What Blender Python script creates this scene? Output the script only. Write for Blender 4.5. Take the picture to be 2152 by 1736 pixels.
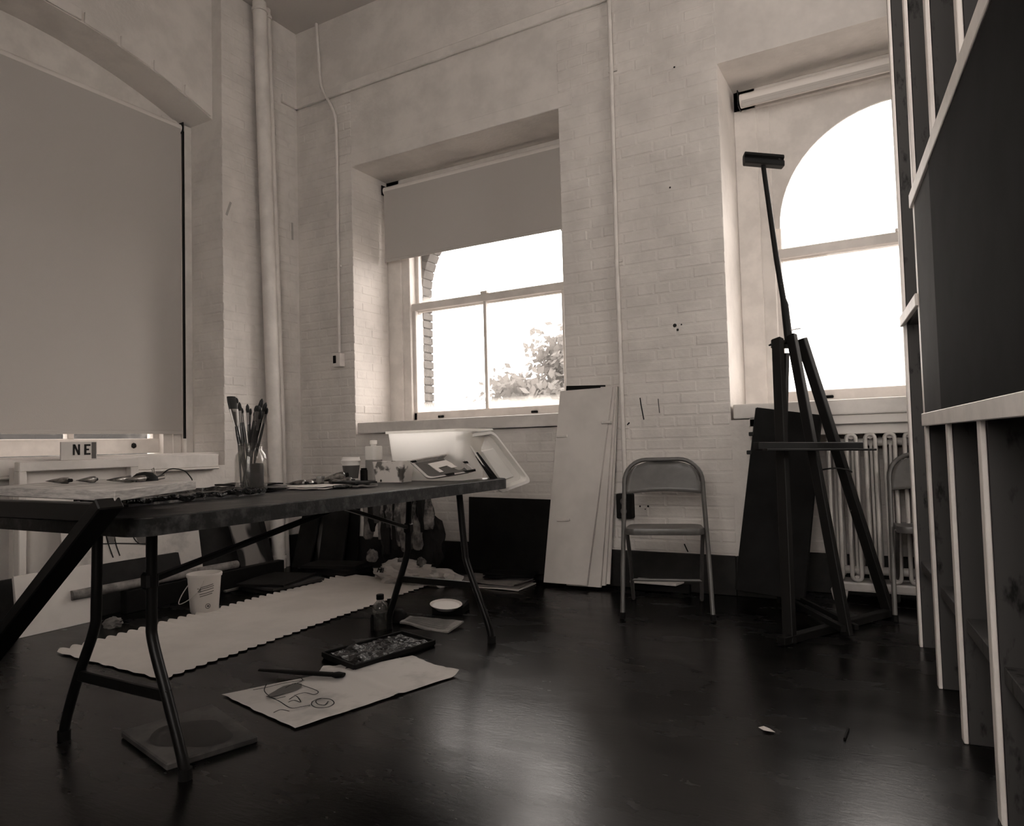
import bpy, bmesh, math, random
from mathutils import Vector as V, Matrix, noise as mnoise
rnd = random.Random(7)
for o in list(bpy.data.objects): bpy.data.objects.remove(o, do_unlink=True)
SC = bpy.context.scene; COL = SC.collection
# ------------------------------------------------------------------ camera
F = 1492.0; YAW, PITCH, ROLL = (math.radians(a) for a in (29.417, 2.511, -1.515)); CX, CY = 1076.0, 868.0
CAM = V((4.33, -4.18, .895))
_f = V((-math.sin(YAW)*math.cos(PITCH), math.cos(YAW)*math.cos(PITCH), math.sin(PITCH)))
_r = V((math.cos(YAW), math.sin(YAW), 0)); _u = _r.cross(_f)
_r2 = math.cos(ROLL)*_r+math.sin(ROLL)*_u; _u2 = -math.sin(ROLL)*_r+math.cos(ROLL)*_u
cd = bpy.data.cameras.new('camera'); cam = bpy.data.objects.new('camera', cd); COL.objects.link(cam)
cd.sensor_fit = 'HORIZONTAL'; cd.sensor_width = 36; cd.lens = F/2152*36; cd.clip_start = .05; cd.clip_end = 500
cam.matrix_world = Matrix(((_r2.x,_u2.x,-_f.x,CAM.x),(_r2.y,_u2.y,-_f.y,CAM.y),(_r2.z,_u2.z,-_f.z,CAM.z),(0,0,0,1)))
SC.camera = cam
def at(x, y, ax, v):                       # where the sight line through a photo pixel meets the plane coordinate[ax] = v
    d = (x-CX)/F*_r2-(y-CY)/F*_u2+_f
    return CAM+d*((v-CAM[ax])/d[ax])
# ------------------------------------------------------------------ light: overcast white sky through the windows
w = bpy.data.worlds.new('sky'); SC.world = w; w.use_nodes = True
bg = w.node_tree.nodes['Background']; bg.inputs[0].default_value = (1, .94, .89, 1); bg.inputs[1].default_value = 8.0
vs = SC.view_settings; vs.view_transform = 'Standard'; vs.look = 'None'; vs.gamma = 1; vs.use_curve_mapping = False; vs.exposure = 0.12
# ------------------------------------------------------------------ materials
def g(v): return (v, v*.935, v*.88, 1) if v > .06 else (v, v*.97, v*.95, 1)
def mat(name, c, rough=.6, spec=.3, metal=0., c2=None, scale=6., lo=.4, hi=.6, stretch=(1,1,1), bump=0., bscale=80., bdist=.004, trans=0., det=4., rvar=0.):
    m = bpy.data.materials.new(name); m.use_nodes = True; nt = m.node_tree; N = nt.nodes; L = nt.links
    b = N['Principled BSDF']; b.inputs['Roughness'].default_value = rough; b.inputs['Specular IOR Level'].default_value = spec; b.inputs['Metallic'].default_value = metal
    c = g(c) if not isinstance(c, tuple) else c
    b.inputs['Base Color'].default_value = c
    geo = N.new('ShaderNodeNewGeometry')
    if c2 is not None:
        c2 = g(c2) if not isinstance(c2, tuple) else c2
        mp = N.new('ShaderNodeMapping'); mp.inputs['Scale'].default_value = stretch; L.new(geo.outputs['Position'], mp.inputs[0])
        n = N.new('ShaderNodeTexNoise'); n.inputs['Scale'].default_value = scale; n.inputs['Detail'].default_value = det; n.inputs['Roughness'].default_value = .62; L.new(mp.outputs[0], n.inputs['Vector'])
        r = N.new('ShaderNodeValToRGB'); r.color_ramp.elements[0].position = lo; r.color_ramp.elements[1].position = hi
        r.color_ramp.elements[0].color = c; r.color_ramp.elements[1].color = c2
        L.new(n.outputs[0], r.inputs[0]); L.new(r.outputs[0], b.inputs['Base Color'])
        if rvar:
            mr = N.new('ShaderNodeMapRange'); mr.inputs['To Min'].default_value = rough-rvar; mr.inputs['To Max'].default_value = rough+rvar; mr.inputs['From Min'].default_value = .3; mr.inputs['From Max'].default_value = .7
            L.new(n.outputs[0], mr.inputs[0]); L.new(mr.outputs[0], b.inputs['Roughness'])
    if bump:
        n2 = N.new('ShaderNodeTexNoise'); n2.inputs['Scale'].default_value = bscale; n2.inputs['Detail'].default_value = 3
        mp2 = N.new('ShaderNodeMapping'); mp2.inputs['Scale'].default_value = stretch; L.new(geo.outputs['Position'], mp2.inputs[0]); L.new(mp2.outputs[0], n2.inputs['Vector'])
        bp = N.new('ShaderNodeBump'); bp.inputs['Strength'].default_value = bump; bp.inputs['Distance'].default_value = bdist
        L.new(n2.outputs[0], bp.inputs['Height']); L.new(bp.outputs[0], b.inputs['Normal'])
    if trans:
        t = N.new('ShaderNodeBsdfTranslucent'); mx = N.new('ShaderNodeMixShader'); mx.inputs[0].default_value = trans
        t.inputs[0].default_value = c; out = N['Material Output']
        L.new(b.outputs[0], mx.inputs[1]); L.new(t.outputs[0], mx.inputs[2]); L.new(mx.outputs[0], out.inputs[0])
    return m
def clear(name, tint=.95, gloss=.06, milk=0., rough=.02, dirt=False):
    m = bpy.data.materials.new(name); m.use_nodes = True; nt = m.node_tree; N = nt.nodes; L = nt.links; N.remove(N['Principled BSDF']); out = N['Material Output']
    t = N.new('ShaderNodeBsdfTransparent'); t.inputs[0].default_value = (tint, tint*.99, tint*.98, 1)
    gl = N.new('ShaderNodeBsdfGlossy'); gl.inputs['Roughness'].default_value = rough
    lw = N.new('ShaderNodeLayerWeight'); lw.inputs[0].default_value = .35
    ma = N.new('ShaderNodeMath'); ma.operation = 'MULTIPLY_ADD'; ma.inputs[1].default_value = .5; ma.inputs[2].default_value = gloss; ma.use_clamp = True
    ma.inputs[1].default_value = .15 if dirt else .22
    L.new(lw.outputs['Facing'], ma.inputs[0])
    mx = N.new('ShaderNodeMixShader'); L.new(ma.outputs[0], mx.inputs[0]); L.new(t.outputs[0], mx.inputs[1]); L.new(gl.outputs[0], mx.inputs[2]); last = mx
    if milk or dirt:
        tr = N.new('ShaderNodeBsdfTranslucent'); tr.inputs[0].default_value = (.85, .82, .78, 1)
        df = N.new('ShaderNodeBsdfDiffuse'); df.inputs[0].default_value = (.8, .77, .73, 1)
        mm = N.new('ShaderNodeMixShader'); mm.inputs[0].default_value = .3; L.new(tr.outputs[0], mm.inputs[1]); L.new(df.outputs[0], mm.inputs[2])
        m2 = N.new('ShaderNodeMixShader'); m2.inputs[0].default_value = milk; L.new(last.outputs[0], m2.inputs[1]); L.new(mm.outputs[0], m2.inputs[2]); last = m2
        if dirt:                              # grime that collects along the lower edge of the pane
            tc = N.new('ShaderNodeTexCoord'); sx = N.new('ShaderNodeSeparateXYZ'); L.new(tc.outputs['Generated'], sx.inputs[0])
            mr = N.new('ShaderNodeMapRange'); mr.inputs['From Min'].default_value = 0; mr.inputs['From Max'].default_value = .10; mr.inputs['To Min'].default_value = .55; mr.inputs['To Max'].default_value = .02
            L.new(sx.outputs['Z'], mr.inputs[0]); L.new(mr.outputs[0], m2.inputs[0])
    L.new(last.outputs[0], out.inputs[0]); return m
M = {}
M['wall'] = mat('white_painted_wall', .70, .55, .3, c2=.60, scale=3, bump=.5, bscale=45, bdist=.004)
M['trim'] = mat('white_gloss_trim', .72, .4, .4, c2=.62, scale=5, bump=.2, bscale=30)
M['trimbare'] = mat('worn_white_trim', .66, .45, .4, c2=.2, scale=9, lo=.66, hi=.72)
M['ceil'] = mat('ceiling_paint', .55, .8, .2)
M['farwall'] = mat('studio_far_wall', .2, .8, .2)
M['base'] = mat('black_baseboard_paint', .012, .45, .3, c2=.02, scale=12)
M['blind'] = mat('roller_blind_cloth', .50, .85, .1, trans=.06, bump=.15, bscale=200)
M['rail'] = mat('blind_roller', .70, .5, .3)
M['black'] = mat('black_metal', .005, .38, .25)
M['matblack'] = mat('matt_black_board', .006, .7, .1, c2=.010, scale=5)
M['steel'] = mat('chair_grey_enamel', .10, .38, .5, c2=.075, scale=10)
M['chrome'] = mat('bare_steel', .5, .3, .5, metal=1)
M['wood'] = mat('pine_stud', .42, .6, .3, c2=.25, scale=5, lo=.45, hi=.7, stretch=(6,6,.6))
M['woodend'] = mat('pale_board_wood', .5, .6, .3, c2=.32, scale=14, stretch=(1,1,8))
M['tabletop'] = mat('paint_stained_tabletop', .010, .42, .22, c2=.12, scale=7, lo=.5, hi=.75, bump=.4, bscale=50)
M['tableedge'] = mat('worn_table_edge', .008, .5, .3, c2=.06, scale=18, lo=.48, hi=.72, bump=.3, bscale=60)
M['easel'] = mat('paint_spattered_easel_wood', .008, .55, .2, c2=.22, scale=13, lo=.68, hi=.74)
M['whiteboard'] = mat('off_white_board', .62, .6, .3, c2=.55, scale=3)
M['whiteedge'] = mat('board_core_edge', .5, .8, .2)
M['radiator'] = mat('radiator_enamel', .55, .4, .4, c2=.45, scale=6)
M['paper'] = mat('white_paper', .62, .8, .2, c2=.56, scale=3, bump=.3, bscale=20)
M['sketchpaper'] = mat('toned_paper', .52, .8, .2, c2=.34, scale=5, lo=.5, hi=.75)
M['ink'] = mat('dark_ink', .02, .8, .1)
M['wash'] = mat('grey_wash', .12, .8, .1)
M['plastic'] = mat('white_plastic', .72, .4, .4, c2=.66, scale=4)
M['clearplastic'] = mat('milky_plastic', (.96,.94,.91,1), .3, .3, trans=.85)
M['lidplastic'] = mat('milky_lid_plastic', (.80,.77,.73,1), .35, .4, trans=.22)
M['darkcrust'] = mat('crusted_paint', .008, .25, .5, c2=.3, scale=30, lo=.66, hi=.74, bump=1, bscale=50, bdist=.012)
M['palette'] = mat('used_palette', .03, .3, .6, c2=.3, scale=22, lo=.55, hi=.7, bump=.6, bscale=60)
M['sleeve'] = mat('brown_cup_sleeve', .07, .6, .3)
M['tubem'] = mat('crumpled_tube_metal', .35, .3, .5, metal=.8, c2=.1, scale=40, bump=.6, bscale=60)
M['brushblack'] = mat('dark_bristle', .010, .6, .3)
M['handle'] = mat('lacquered_handle', .02, .25, .5, c2=.12, scale=30, lo=.6, hi=.7)
M['rag'] = mat('paint_stained_rag', .05, .8, .2, c2=.35, scale=9, lo=.5, hi=.7)
M['bag'] = mat('pale_plastic_bag', .5, .4, .4, trans=.15, bump=.3, bscale=30)
M['cardboard'] = mat('grey_cardboard', .22, .8, .2, c2=.14, scale=6)
M['darkcanvas'] = mat('dark_canvas', .008, .7, .12, c2=.018, scale=4)
M['painting'] = mat('pale_painting', .5, .7, .2, c2=.32, scale=6, lo=.5, hi=.7)
M['streaked'] = mat('streaked_painting', .012, .7, .2, c2=.2, scale=3.5, lo=.60, hi=.65, stretch=(1,1,.45), det=2)
M['slab'] = mat('stone_slab_top', .075, .5, .3, c2=.03, scale=8)
M['pool'] = mat('dried_black_paint', .004, .4, .2)
M['brickout'] = mat('weathered_brick', .16, .8, .2, c2=.1, scale=20)
M['darkbrick'] = mat('dark_neighbour_brick', .03, .9, .1, c2=.10, scale=3, lo=.5, hi=.7)
M['scuff'] = mat('grey_scuff', .38, .7, .2)
M['darkcrust2'] = mat('black_crusted_paint', .003, .3, .3, c2=.16, scale=26, lo=.70, hi=.78, bump=1, bscale=50, bdist=.01)
M['leaf'] = mat('leaf', .14, .6, .3, trans=.4)
M['bark'] = mat('bark', .08, .9, .1)
M['ground'] = mat('ground_outside', .16, .9, .1, c2=.1, scale=.5)
M['soot'] = mat('print_black', .03, .7, .2)
M['glass'] = clear('window_glass', .97, .02, dirt=True)
M['glassclean'] = clear('clean_window_glass', .9, .03)
M['jarglass'] = clear('jar_glass', .95, .03, milk=.05)
M['vial'] = clear('bottle_plastic', .6, .1, milk=.12)
def floor_mat():
    m = bpy.data.materials.new('worn_dark_floor_paint'); m.use_nodes = True; nt = m.node_tree; N = nt.nodes; L = nt.links; b = N['Principled BSDF']
    geo = N.new('ShaderNodeNewGeometry')
    def nz(scale, stretch, det=5, ro=.6):
        mp = N.new('ShaderNodeMapping'); mp.inputs['Scale'].default_value = stretch; L.new(geo.outputs['Position'], mp.inputs[0])
        n = N.new('ShaderNodeTexNoise'); n.inputs['Scale'].default_value = scale; n.inputs['Detail'].default_value = det; n.inputs['Roughness'].default_value = ro; L.new(mp.outputs[0], n.inputs['Vector']); return n
    def ramp(src, a, c, ca, cb):
        r = N.new('ShaderNodeValToRGB'); r.color_ramp.elements[0].position = a; r.color_ramp.elements[1].position = c; r.color_ramp.elements[0].color = ca; r.color_ramp.elements[1].color = cb; L.new(src, r.inputs[0]); return r
    n1 = nz(2.2, (1, 2.2, 1)); n2 = nz(13, (1, 3.2, 1), 6, .7); n3 = nz(30, (1, 3, 1), 3)
    r1 = ramp(n1.outputs[0], .35, .72, (.0022, .0021, .0021, 1), (.009, .0085, .008, 1))
    r2 = ramp(n2.outputs[0], .66, .74, (0, 0, 0, 1), (1, 1, 1, 1))
    mx = N.new('ShaderNodeMix'); mx.data_type = 'RGBA'; L.new(r2.outputs[0], mx.inputs['Factor']); L.new(r1.outputs[0], mx.inputs['A']); mx.inputs['B'].default_value = (.055, .051, .047, 1)
    L.new(mx.outputs['Result'], b.inputs['Base Color'])
    rr = ramp(n1.outputs[0], .3, .75, (.20, .20, .20, 1), (.33, .33, .33, 1)); L.new(rr.outputs[0], b.inputs['Roughness'])
    b.inputs['Specular IOR Level'].default_value = .17
    ad = N.new('ShaderNodeMath'); ad.operation = 'ADD'; L.new(n2.outputs[0], ad.inputs[0]); L.new(n3.outputs[0], ad.inputs[1])
    bp = N.new('ShaderNodeBump'); bp.inputs['Strength'].default_value = .07; bp.inputs['Distance'].default_value = .005; L.new(ad.outputs[0], bp.inputs['Height']); L.new(bp.outputs[0], b.inputs['Normal'])
    return m
M['floor'] = floor_mat()
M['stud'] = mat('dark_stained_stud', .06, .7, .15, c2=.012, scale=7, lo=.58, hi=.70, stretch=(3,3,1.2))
M['lit_edge'] = mat('painted_lit_edge', .85, .5, .4, c2=.75, scale=8)  # near-white colour stands in for light on the rack's front edges
M['greypanel'] = mat('grey_panel', .04, .8, .1, c2=.03, scale=4)
M['darkpanel'] = mat('dark_panel', .010, .9, .06, c2=.007, scale=4)
M['ferrule'] = mat('dull_ferrule', .18, .35, .5, metal=.9)
M['bottlefill'] = mat('grey_liquid_in_plastic', .32, .4, .4, trans=.3, c2=.26, scale=8)
M['splash'] = mat('splashed_white_plastic', .68, .4, .4, c2=.012, scale=9, lo=.55, hi=.60, trans=.2)
M['splash2'] = mat('smeared_white_plastic', .55, .4, .4, c2=.2, scale=14, lo=.5, hi=.75)
M['cardboard2'] = mat('newsprint', .26, .8, .2, c2=.2, scale=20)
M['cardboard3'] = mat('dull_board', .06, .7, .2, c2=.04, scale=6)
M['cardtube'] = mat('grey_tube_card', .24, .7, .2, c2=.12, scale=12)
M['ragpale'] = mat('pale_stained_rag', .20, .8, .2, c2=.04, scale=10, lo=.45, hi=.65)
# ------------------------------------------------------------------ mesh helpers
def frame(d, up=V((0,0,1))):
    d = d.normalized(); x = up.cross(d)
    if x.length < 1e-5: x = V((1,0,0)).cross(d)
    x.normalize(); return x, d.cross(x), d
WL = {}
def wl(o): return WL.get(o.name, V((0,0,0))) if o else V((0,0,0))
def props(o, label, cat, group, kind):
    if label: o['label'] = label
    if cat: o['category'] = cat
    if group: o['group'] = group
    if kind: o['kind'] = kind
class MB:
    def __init__(s): s.v = []; s.f = []
    def add(s, vs, fs):
        n = len(s.v); s.v += [V(p) for p in vs]; s.f += [tuple(i+n for i in f) for f in fs]; return s
    def box(s, c, sz, R=None):
        c = V(c); hx, hy, hz = sz[0]/2, sz[1]/2, sz[2]/2
        p = [V((x,y,z)) for x in (-hx,hx) for y in (-hy,hy) for z in (-hz,hz)]
        if R is not None: p = [R @ q for q in p]
        return s.add([c+q for q in p], [(0,1,3,2),(4,6,7,5),(0,4,5,1),(2,3,7,6),(0,2,6,4),(1,5,7,3)])
    def bb(s, x0, x1, y0, y1, z0, z1): return s.box(((x0+x1)/2,(y0+y1)/2,(z0+z1)/2), (abs(x1-x0),abs(y1-y0),abs(z1-z0)))
    def beam(s, a, b, w, h, up=V((0,0,1))):          # w across, h along up
        a, b = V(a), V(b); x, y, d = frame(b-a, V(up)); L = (b-a).length
        R = Matrix((x, y, d)).transposed(); return s.box((a+b)/2, (w, h, L), R)
    def prism(s, pts, vec):
        n = len(pts); vec = V(vec); pts = [V(p) for p in pts]
        return s.add(pts+[p+vec for p in pts], [tuple(range(n-1,-1,-1)), tuple(range(n,2*n))]+[(i,(i+1)%n,n+(i+1)%n,n+i) for i in range(n)])
    def tube(s, pts, r, n=10, cap=True, flat=1.):
        pts = [V(p) for p in pts]; m = len(pts); rs = r if isinstance(r, (list, tuple)) else [r]*m; base = len(s.v); X = None
        for i, p in enumerate(pts):
            d = (pts[min(i+1,m-1)]-pts[max(i-1,0)]).normalized()
            if X is None: X, Y, _ = frame(d)
            else: X = (X-d*X.dot(d)).normalized(); Y = d.cross(X)
            for k in range(n):
                a = 2*math.pi*k/n; s.v.append(p+X*(rs[i]*math.cos(a))+Y*(rs[i]*flat*math.sin(a)))
        for i in range(m-1):
            for k in range(n):
                s.f.append((base+i*n+k, base+i*n+(k+1)%n, base+(i+1)*n+(k+1)%n, base+(i+1)*n+k))
        if cap: s.f.append(tuple(base+k for k in range(n-1,-1,-1))); s.f.append(tuple(base+(m-1)*n+k for k in range(n)))
        return s
    def cyl(s, a, b, r, r2=None, n=16): return s.tube([a,b], [r, r if r2 is None else r2], n)
    def lathe(s, c, prof, n=24, R=None):
        c = V(c); base = len(s.v); m = len(prof)
        for r, z in prof:
            for k in range(n):
                a = 2*math.pi*k/n; p = V((r*math.cos(a), r*math.sin(a), z)); s.v.append(c+(R @ p if R is not None else p))
        for i in range(m-1):
            for k in range(n): s.f.append((base+i*n+k, base+i*n+(k+1)%n, base+(i+1)*n+(k+1)%n, base+(i+1)*n+k))
        if prof[0][0] > 1e-6: s.f.append(tuple(base+k for k in range(n-1,-1,-1)))
        if prof[-1][0] > 1e-6: s.f.append(tuple(base+(m-1)*n+k for k in range(n)))
        return s
    def grid(s, fn, nu, nv, th=0.):
        base = len(s.v); P = [[V(fn(i/nu, j/nv)) for j in range(nv+1)] for i in range(nu+1)]
        layers = (0, -th) if th else (0,)
        for dz in layers:
            for row in P: s.v += [p+V((0,0,dz)) for p in row]
        W = nv+1; T = (nu+1)*W
        for i in range(nu):
            for j in range(nv):
                q = (base+i*W+j, base+(i+1)*W+j, base+(i+1)*W+j+1, base+i*W+j+1); s.f.append(q)
                if th: s.f.append(tuple(T+k for k in reversed(q)))
        if th:
            rim = [(i,0) for i in range(nu+1)]+[(nu,j) for j in range(1,nv+1)]+[(i,nv) for i in range(nu-1,-1,-1)]+[(0,j) for j in range(nv-1,0,-1)]
            ids = [base+i*W+j for i,j in rim]
            for a, b in zip(ids, ids[1:]+ids[:1]): s.f.append((b, a, T+a, T+b))
        return s
    def blob(s, c, size, seed=0, amp=.25, fr=3., sub=3):
        bm = bmesh.new(); bmesh.ops.create_icosphere(bm, subdivisions=sub, radius=1); base = len(s.v); c = V(c)
        for q in bm.verts:
            k = 1+amp*mnoise.noise(q.co*fr+V((seed*7.1,seed*3.3,0)))+amp*.5*mnoise.noise(q.co*fr*2.7+V((seed,0,seed)))
            p = q.co*k; p = V((p.x*size[0], p.y*size[1], max(p.z,-.75)*size[2])); s.v.append(c+p)
        s.f += [tuple(base+q.index for q in f.verts) for f in bm.faces]; bm.free(); return s
    def ribbon(s, pts, w, nrm=V((0,0,1)), th=.0006):
        pts = [V(p) for p in pts]
        for a, b in zip(pts, pts[1:]):
            d = (b-a)
            if d.length < 1e-6: continue
            s.beam(a, b, w, th, nrm)
        return s
    def build(s, name, m, parent=None, label=None, cat=None, group=None, kind=None, bevel=0., seg=1, smooth=None, origin=None, sub=0):
        xs = [p.x for p in s.v]; ys = [p.y for p in s.v]; zs = [p.z for p in s.v]
        o0 = V(origin) if origin is not None else V(((min(xs)+max(xs))/2, (min(ys)+max(ys))/2, min(zs)))
        me = bpy.data.meshes.new(name); me.from_pydata([p-o0 for p in s.v], [], s.f)
        bm = bmesh.new(); bm.from_mesh(me); bmesh.ops.recalc_face_normals(bm, faces=bm.faces)
        if bevel: bmesh.ops.bevel(bm, geom=[e for e in bm.edges if len(e.link_faces) == 2 and e.calc_face_angle(0) > .5], offset=bevel, segments=seg, profile=.6, affect='EDGES', clamp_overlap=True)
        bm.to_mesh(me); bm.free()
        if smooth is not None:
            for p in me.polygons: p.use_smooth = True
            me.set_sharp_from_angle(angle=math.radians(smooth))
        me.materials.append(M[m] if isinstance(m, str) else m)
        o = bpy.data.objects.new(name, me); COL.objects.link(o)
        o.location = o0-wl(parent)
        if parent: o.parent = parent
        WL[o.name] = o0; props(o, label, cat, group, kind)
        if sub: md = o.modifiers.new('s', 'SUBSURF'); md.levels = md.render_levels = sub
        return o
def thing(name, loc, label, cat, group=None, kind=None):
    o = bpy.data.objects.new(name, None); COL.objects.link(o); o.location = loc; WL[o.name] = V(loc); o.empty_display_size = .1
    props(o, label, cat, group, kind); return o
def copytree(o, parent=None):
    c = o.copy(); COL.objects.link(c); c.parent = parent
    for ch in list(o.children): copytree(ch, c)
    return c
def rect(a, b, z0, z1, y): return [V((a,y,z0)),V((b,y,z0)),V((b,y,z1)),V((a,y,z1))]
ROOM_X, ROOM_Y, H = 6.1, -5.3, 4.35
NB = .42                                     # depth of the window casings in the back wall
C0, C1 = .585, 2.385                         # centre niche
R0, R1 = 3.42, 5.22                          # right niche
LED = 1.088                                  # top of the window ledges
# ================================================================== the room
MB().bb(-.6, ROOM_X+.2, ROOM_Y-.2, .62, -.15, 0).build('floor', 'floor', kind='structure', origin=(0,0,0))
MB().bb(-.6, ROOM_X+.2, ROOM_Y-.2, .62, H, H+.15).build('ceiling', 'ceil', kind='structure', origin=(0,0,H))
TH = .62
def arch_fill(m, x0, x1, cx, r, zs, ztop, y0, y1, n=20):      # wall plate between y0 and y1 over a round-headed opening
    pts = [V((cx+r*math.cos(a), y0, zs+r*math.sin(a))) for a in [math.pi*i/n for i in range(n+1)]]
    for a, b in zip(pts, pts[1:]):
        m.prism([a, b, V((b.x,y0,ztop)), V((a.x,y0,ztop))], (0,y1-y0,0))
    if cx+r < x1: m.bb(cx+r, x1, y0, y1, zs, ztop)
    if cx-r > x0: m.bb(x0, cx-r, y0, y1, zs, ztop)
wb = MB()
wb.bb(-.6, C0, 0, TH, 0, H); wb.bb(C1, R0, 0, TH, 0, H); wb.bb(R1, ROOM_X, 0, TH, 0, H)
wb.bb(C0, C1, 0, TH, 3.10, H); wb.bb(R0, R1, 0, TH, 3.10, H)
wb.bb(C0, C1, 0, TH, 0, 1.0); wb.bb(R0, R1, .27, TH, 0, 1.0); wb.bb(R0, R0+.24, 0, .27, 0, 1.0); wb.bb(R0+.24, R1, .05, .27, .93, 1.0)
wall_back = wb.build('wall_back', 'wall', kind='structure', origin=(0,0,0))
# outer leaf of the wall with round-headed brick openings, seen through the panes
ol = MB()
CCX, RCX = (C0+C1)/2, (R0+R1)/2
for cx, ro in ((CCX, .70), (RCX, .84)):
    arch_fill(ol, cx-.95, cx+.95, cx, ro, 2.16, 3.6, TH, TH+.12)
    ol.bb(cx-.95, cx-ro, TH, TH+.12, .9, 2.16); ol.bb(cx+ro, cx+.95, TH, TH+.12, .9, 2.16); ol.bb(cx-.95, cx+.95, TH, TH+.12, .6, 1.06)
outer = ol.build('outer_leaf', 'brickout', wall_back)
for cx in (CCX,):
    for side in (-1, 1):
        for i in range(16):
            z = 1.07+i*.0685
            MB().bb(cx+side*.70-side*(.012+.006*rnd.random()), cx+side*.80, TH-.01, TH+.13, z, z+.058).build('jamb_brick', 'brickout', wall_back, bevel=.004)
    for i in range(30):
        a = math.pi*(i+.5)/30; R = Matrix.Rotation(-a+math.pi/2, 3, 'Y')
        MB().box((cx+.78*math.cos(a), TH+.06, 2.16+.78*math.sin(a)), (.066, .14, .18), R).build('arch_brick', 'brickout', wall_back, bevel=.004)
# left wall: pier, recessed window bay under a shallow arch
LY = -.735; LB = -3.35; SP = -.105
wlm = MB()
wlm.bb(-.6, 0, LY, 0, 0, H); wlm.bb(-.6, -.41, LY-.20, LY, .8, 3.4); wlm.bb(-.6, 0, ROOM_Y, LB, 0, H); wlm.bb(-.6, 0, LB, LY, 0, .80)
def lz(y): t = (y-(LY+LB)/2)/((LY-LB)/2); return 3.365+.27*(1-t*t)
ny = 14; ys = [LB+(LY-LB)*i/ny for i in range(ny+1)]
for a, b in zip(ys, ys[1:]): wlm.prism([V((-.6,a,lz(a))),V((-.6,b,lz(b))),V((-.6,b,H)),V((-.6,a,H))], (.6+SP,0,0))
wall_left = wlm.build('wall_left', 'wall', kind='structure', origin=(0,0,0))
wr = MB(); FILL_RW = [(-2.1,-1.0)]; yy = ROOM_Y
for a, b in FILL_RW:
    wr.bb(ROOM_X, ROOM_X+.4, yy, a, 0, H); wr.bb(ROOM_X, ROOM_X+.4, a, b, 0, 1.05); wr.bb(ROOM_X, ROOM_X+.4, a, b, 3.7, H); yy = b
wr.bb(ROOM_X, ROOM_X+.4, yy, .62, 0, H)
wr.build('wall_right', 'farwall', kind='structure', origin=(ROOM_X,0,0))
for i, (a, b) in enumerate(FILL_RW):                                # unseen window added as fill light from the right
    t = thing('window_%d' % (5+i), (ROOM_X+.2, (a+b)/2, 1.05), None, None, kind='structure')
    m = MB(); x0, x1 = ROOM_X+.15, ROOM_X+.25
    m.bb(x0,x1,a,a+.09,1.05,3.7); m.bb(x0,x1,b-.09,b,1.05,3.7); m.bb(x0,x1,a,b,1.05,1.13); m.bb(x0,x1,a,b,3.62,3.7); m.bb(x0,x1,a,b,2.22,2.28)
    m.build('frame', 'trim', t, bevel=.004)
    for z0, z1 in ((1.13,2.22),(2.28,3.62)): MB().bb(ROOM_X+.20,ROOM_X+.204,a+.09,b-.09,z0,z1).build('pane', 'glass', t)
wf_ = MB(); FILL_FW = [(3.3,5.2)]; xx = -.6
for a, b in FILL_FW:
    wf_.bb(xx, a, ROOM_Y-.4, ROOM_Y, 0, H); wf_.bb(a, b, ROOM_Y-.4, ROOM_Y, 0, 1.05); wf_.bb(a, b, ROOM_Y-.4, ROOM_Y, 3.7, H); xx = b
wf_.bb(xx, ROOM_X+.4, ROOM_Y-.4, ROOM_Y, 0, H)
wf_.build('wall_front', 'farwall', kind='structure', origin=(0,ROOM_Y,0))
for i, (a, b) in enumerate(FILL_FW):  # added window, out of view behind the viewer, brightens the back wall
    t = thing('window_%d' % (4+i), ((a+b)/2, ROOM_Y-.2, 1.05), None, None, kind='structure')
    m = MB(); y0, y1 = ROOM_Y-.25, ROOM_Y-.15
    m.bb(a,a+.09,y0,y1,1.05,3.7); m.bb(b-.09,b,y0,y1,1.05,3.7); m.bb(a,b,y0,y1,1.05,1.13); m.bb(a,b,y0,y1,3.62,3.7); m.bb(a,b,y0,y1,2.22,2.28)
    m.build('frame', 'trim', t, bevel=.004)
    for z0, z1 in ((1.13,2.22),(2.28,3.62)): MB().bb(a+.09,b-.09,ROOM_Y-.2,ROOM_Y-.196,z0,z1).build('pane', 'glass', t)
# baseboards
def base(name, segs):
    m = MB()
    for x0,x1,y0,y1 in segs: m.bb(x0,x1,y0,y1,0,.225); 
    m.build(name, 'base', kind='structure', bevel=.004)
base('baseboard_back', [(0,R0,-.022,0),(R0,R0+.24,-.022,0),(R0+.24,R1,.248,.27),(R1,ROOM_X,-.022,0)])
base('baseboard_left', [(0,.022,ROOM_Y,0)])
# picture rail
MB().bb(0, ROOM_X, -.028, 0, 3.70, 3.775).build('trim_1', 'trim', kind='structure', bevel=.006)
MB().bb(0, .028, -.17, 0, 3.70, 3.775).build('trim_2', 'trim', kind='structure', bevel=.006)
MB().bb(C0+.03, C1+.10, -.006, 0, 3.10, 3.20).build('trim_3', 'wall', kind='structure', bevel=.003)
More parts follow.
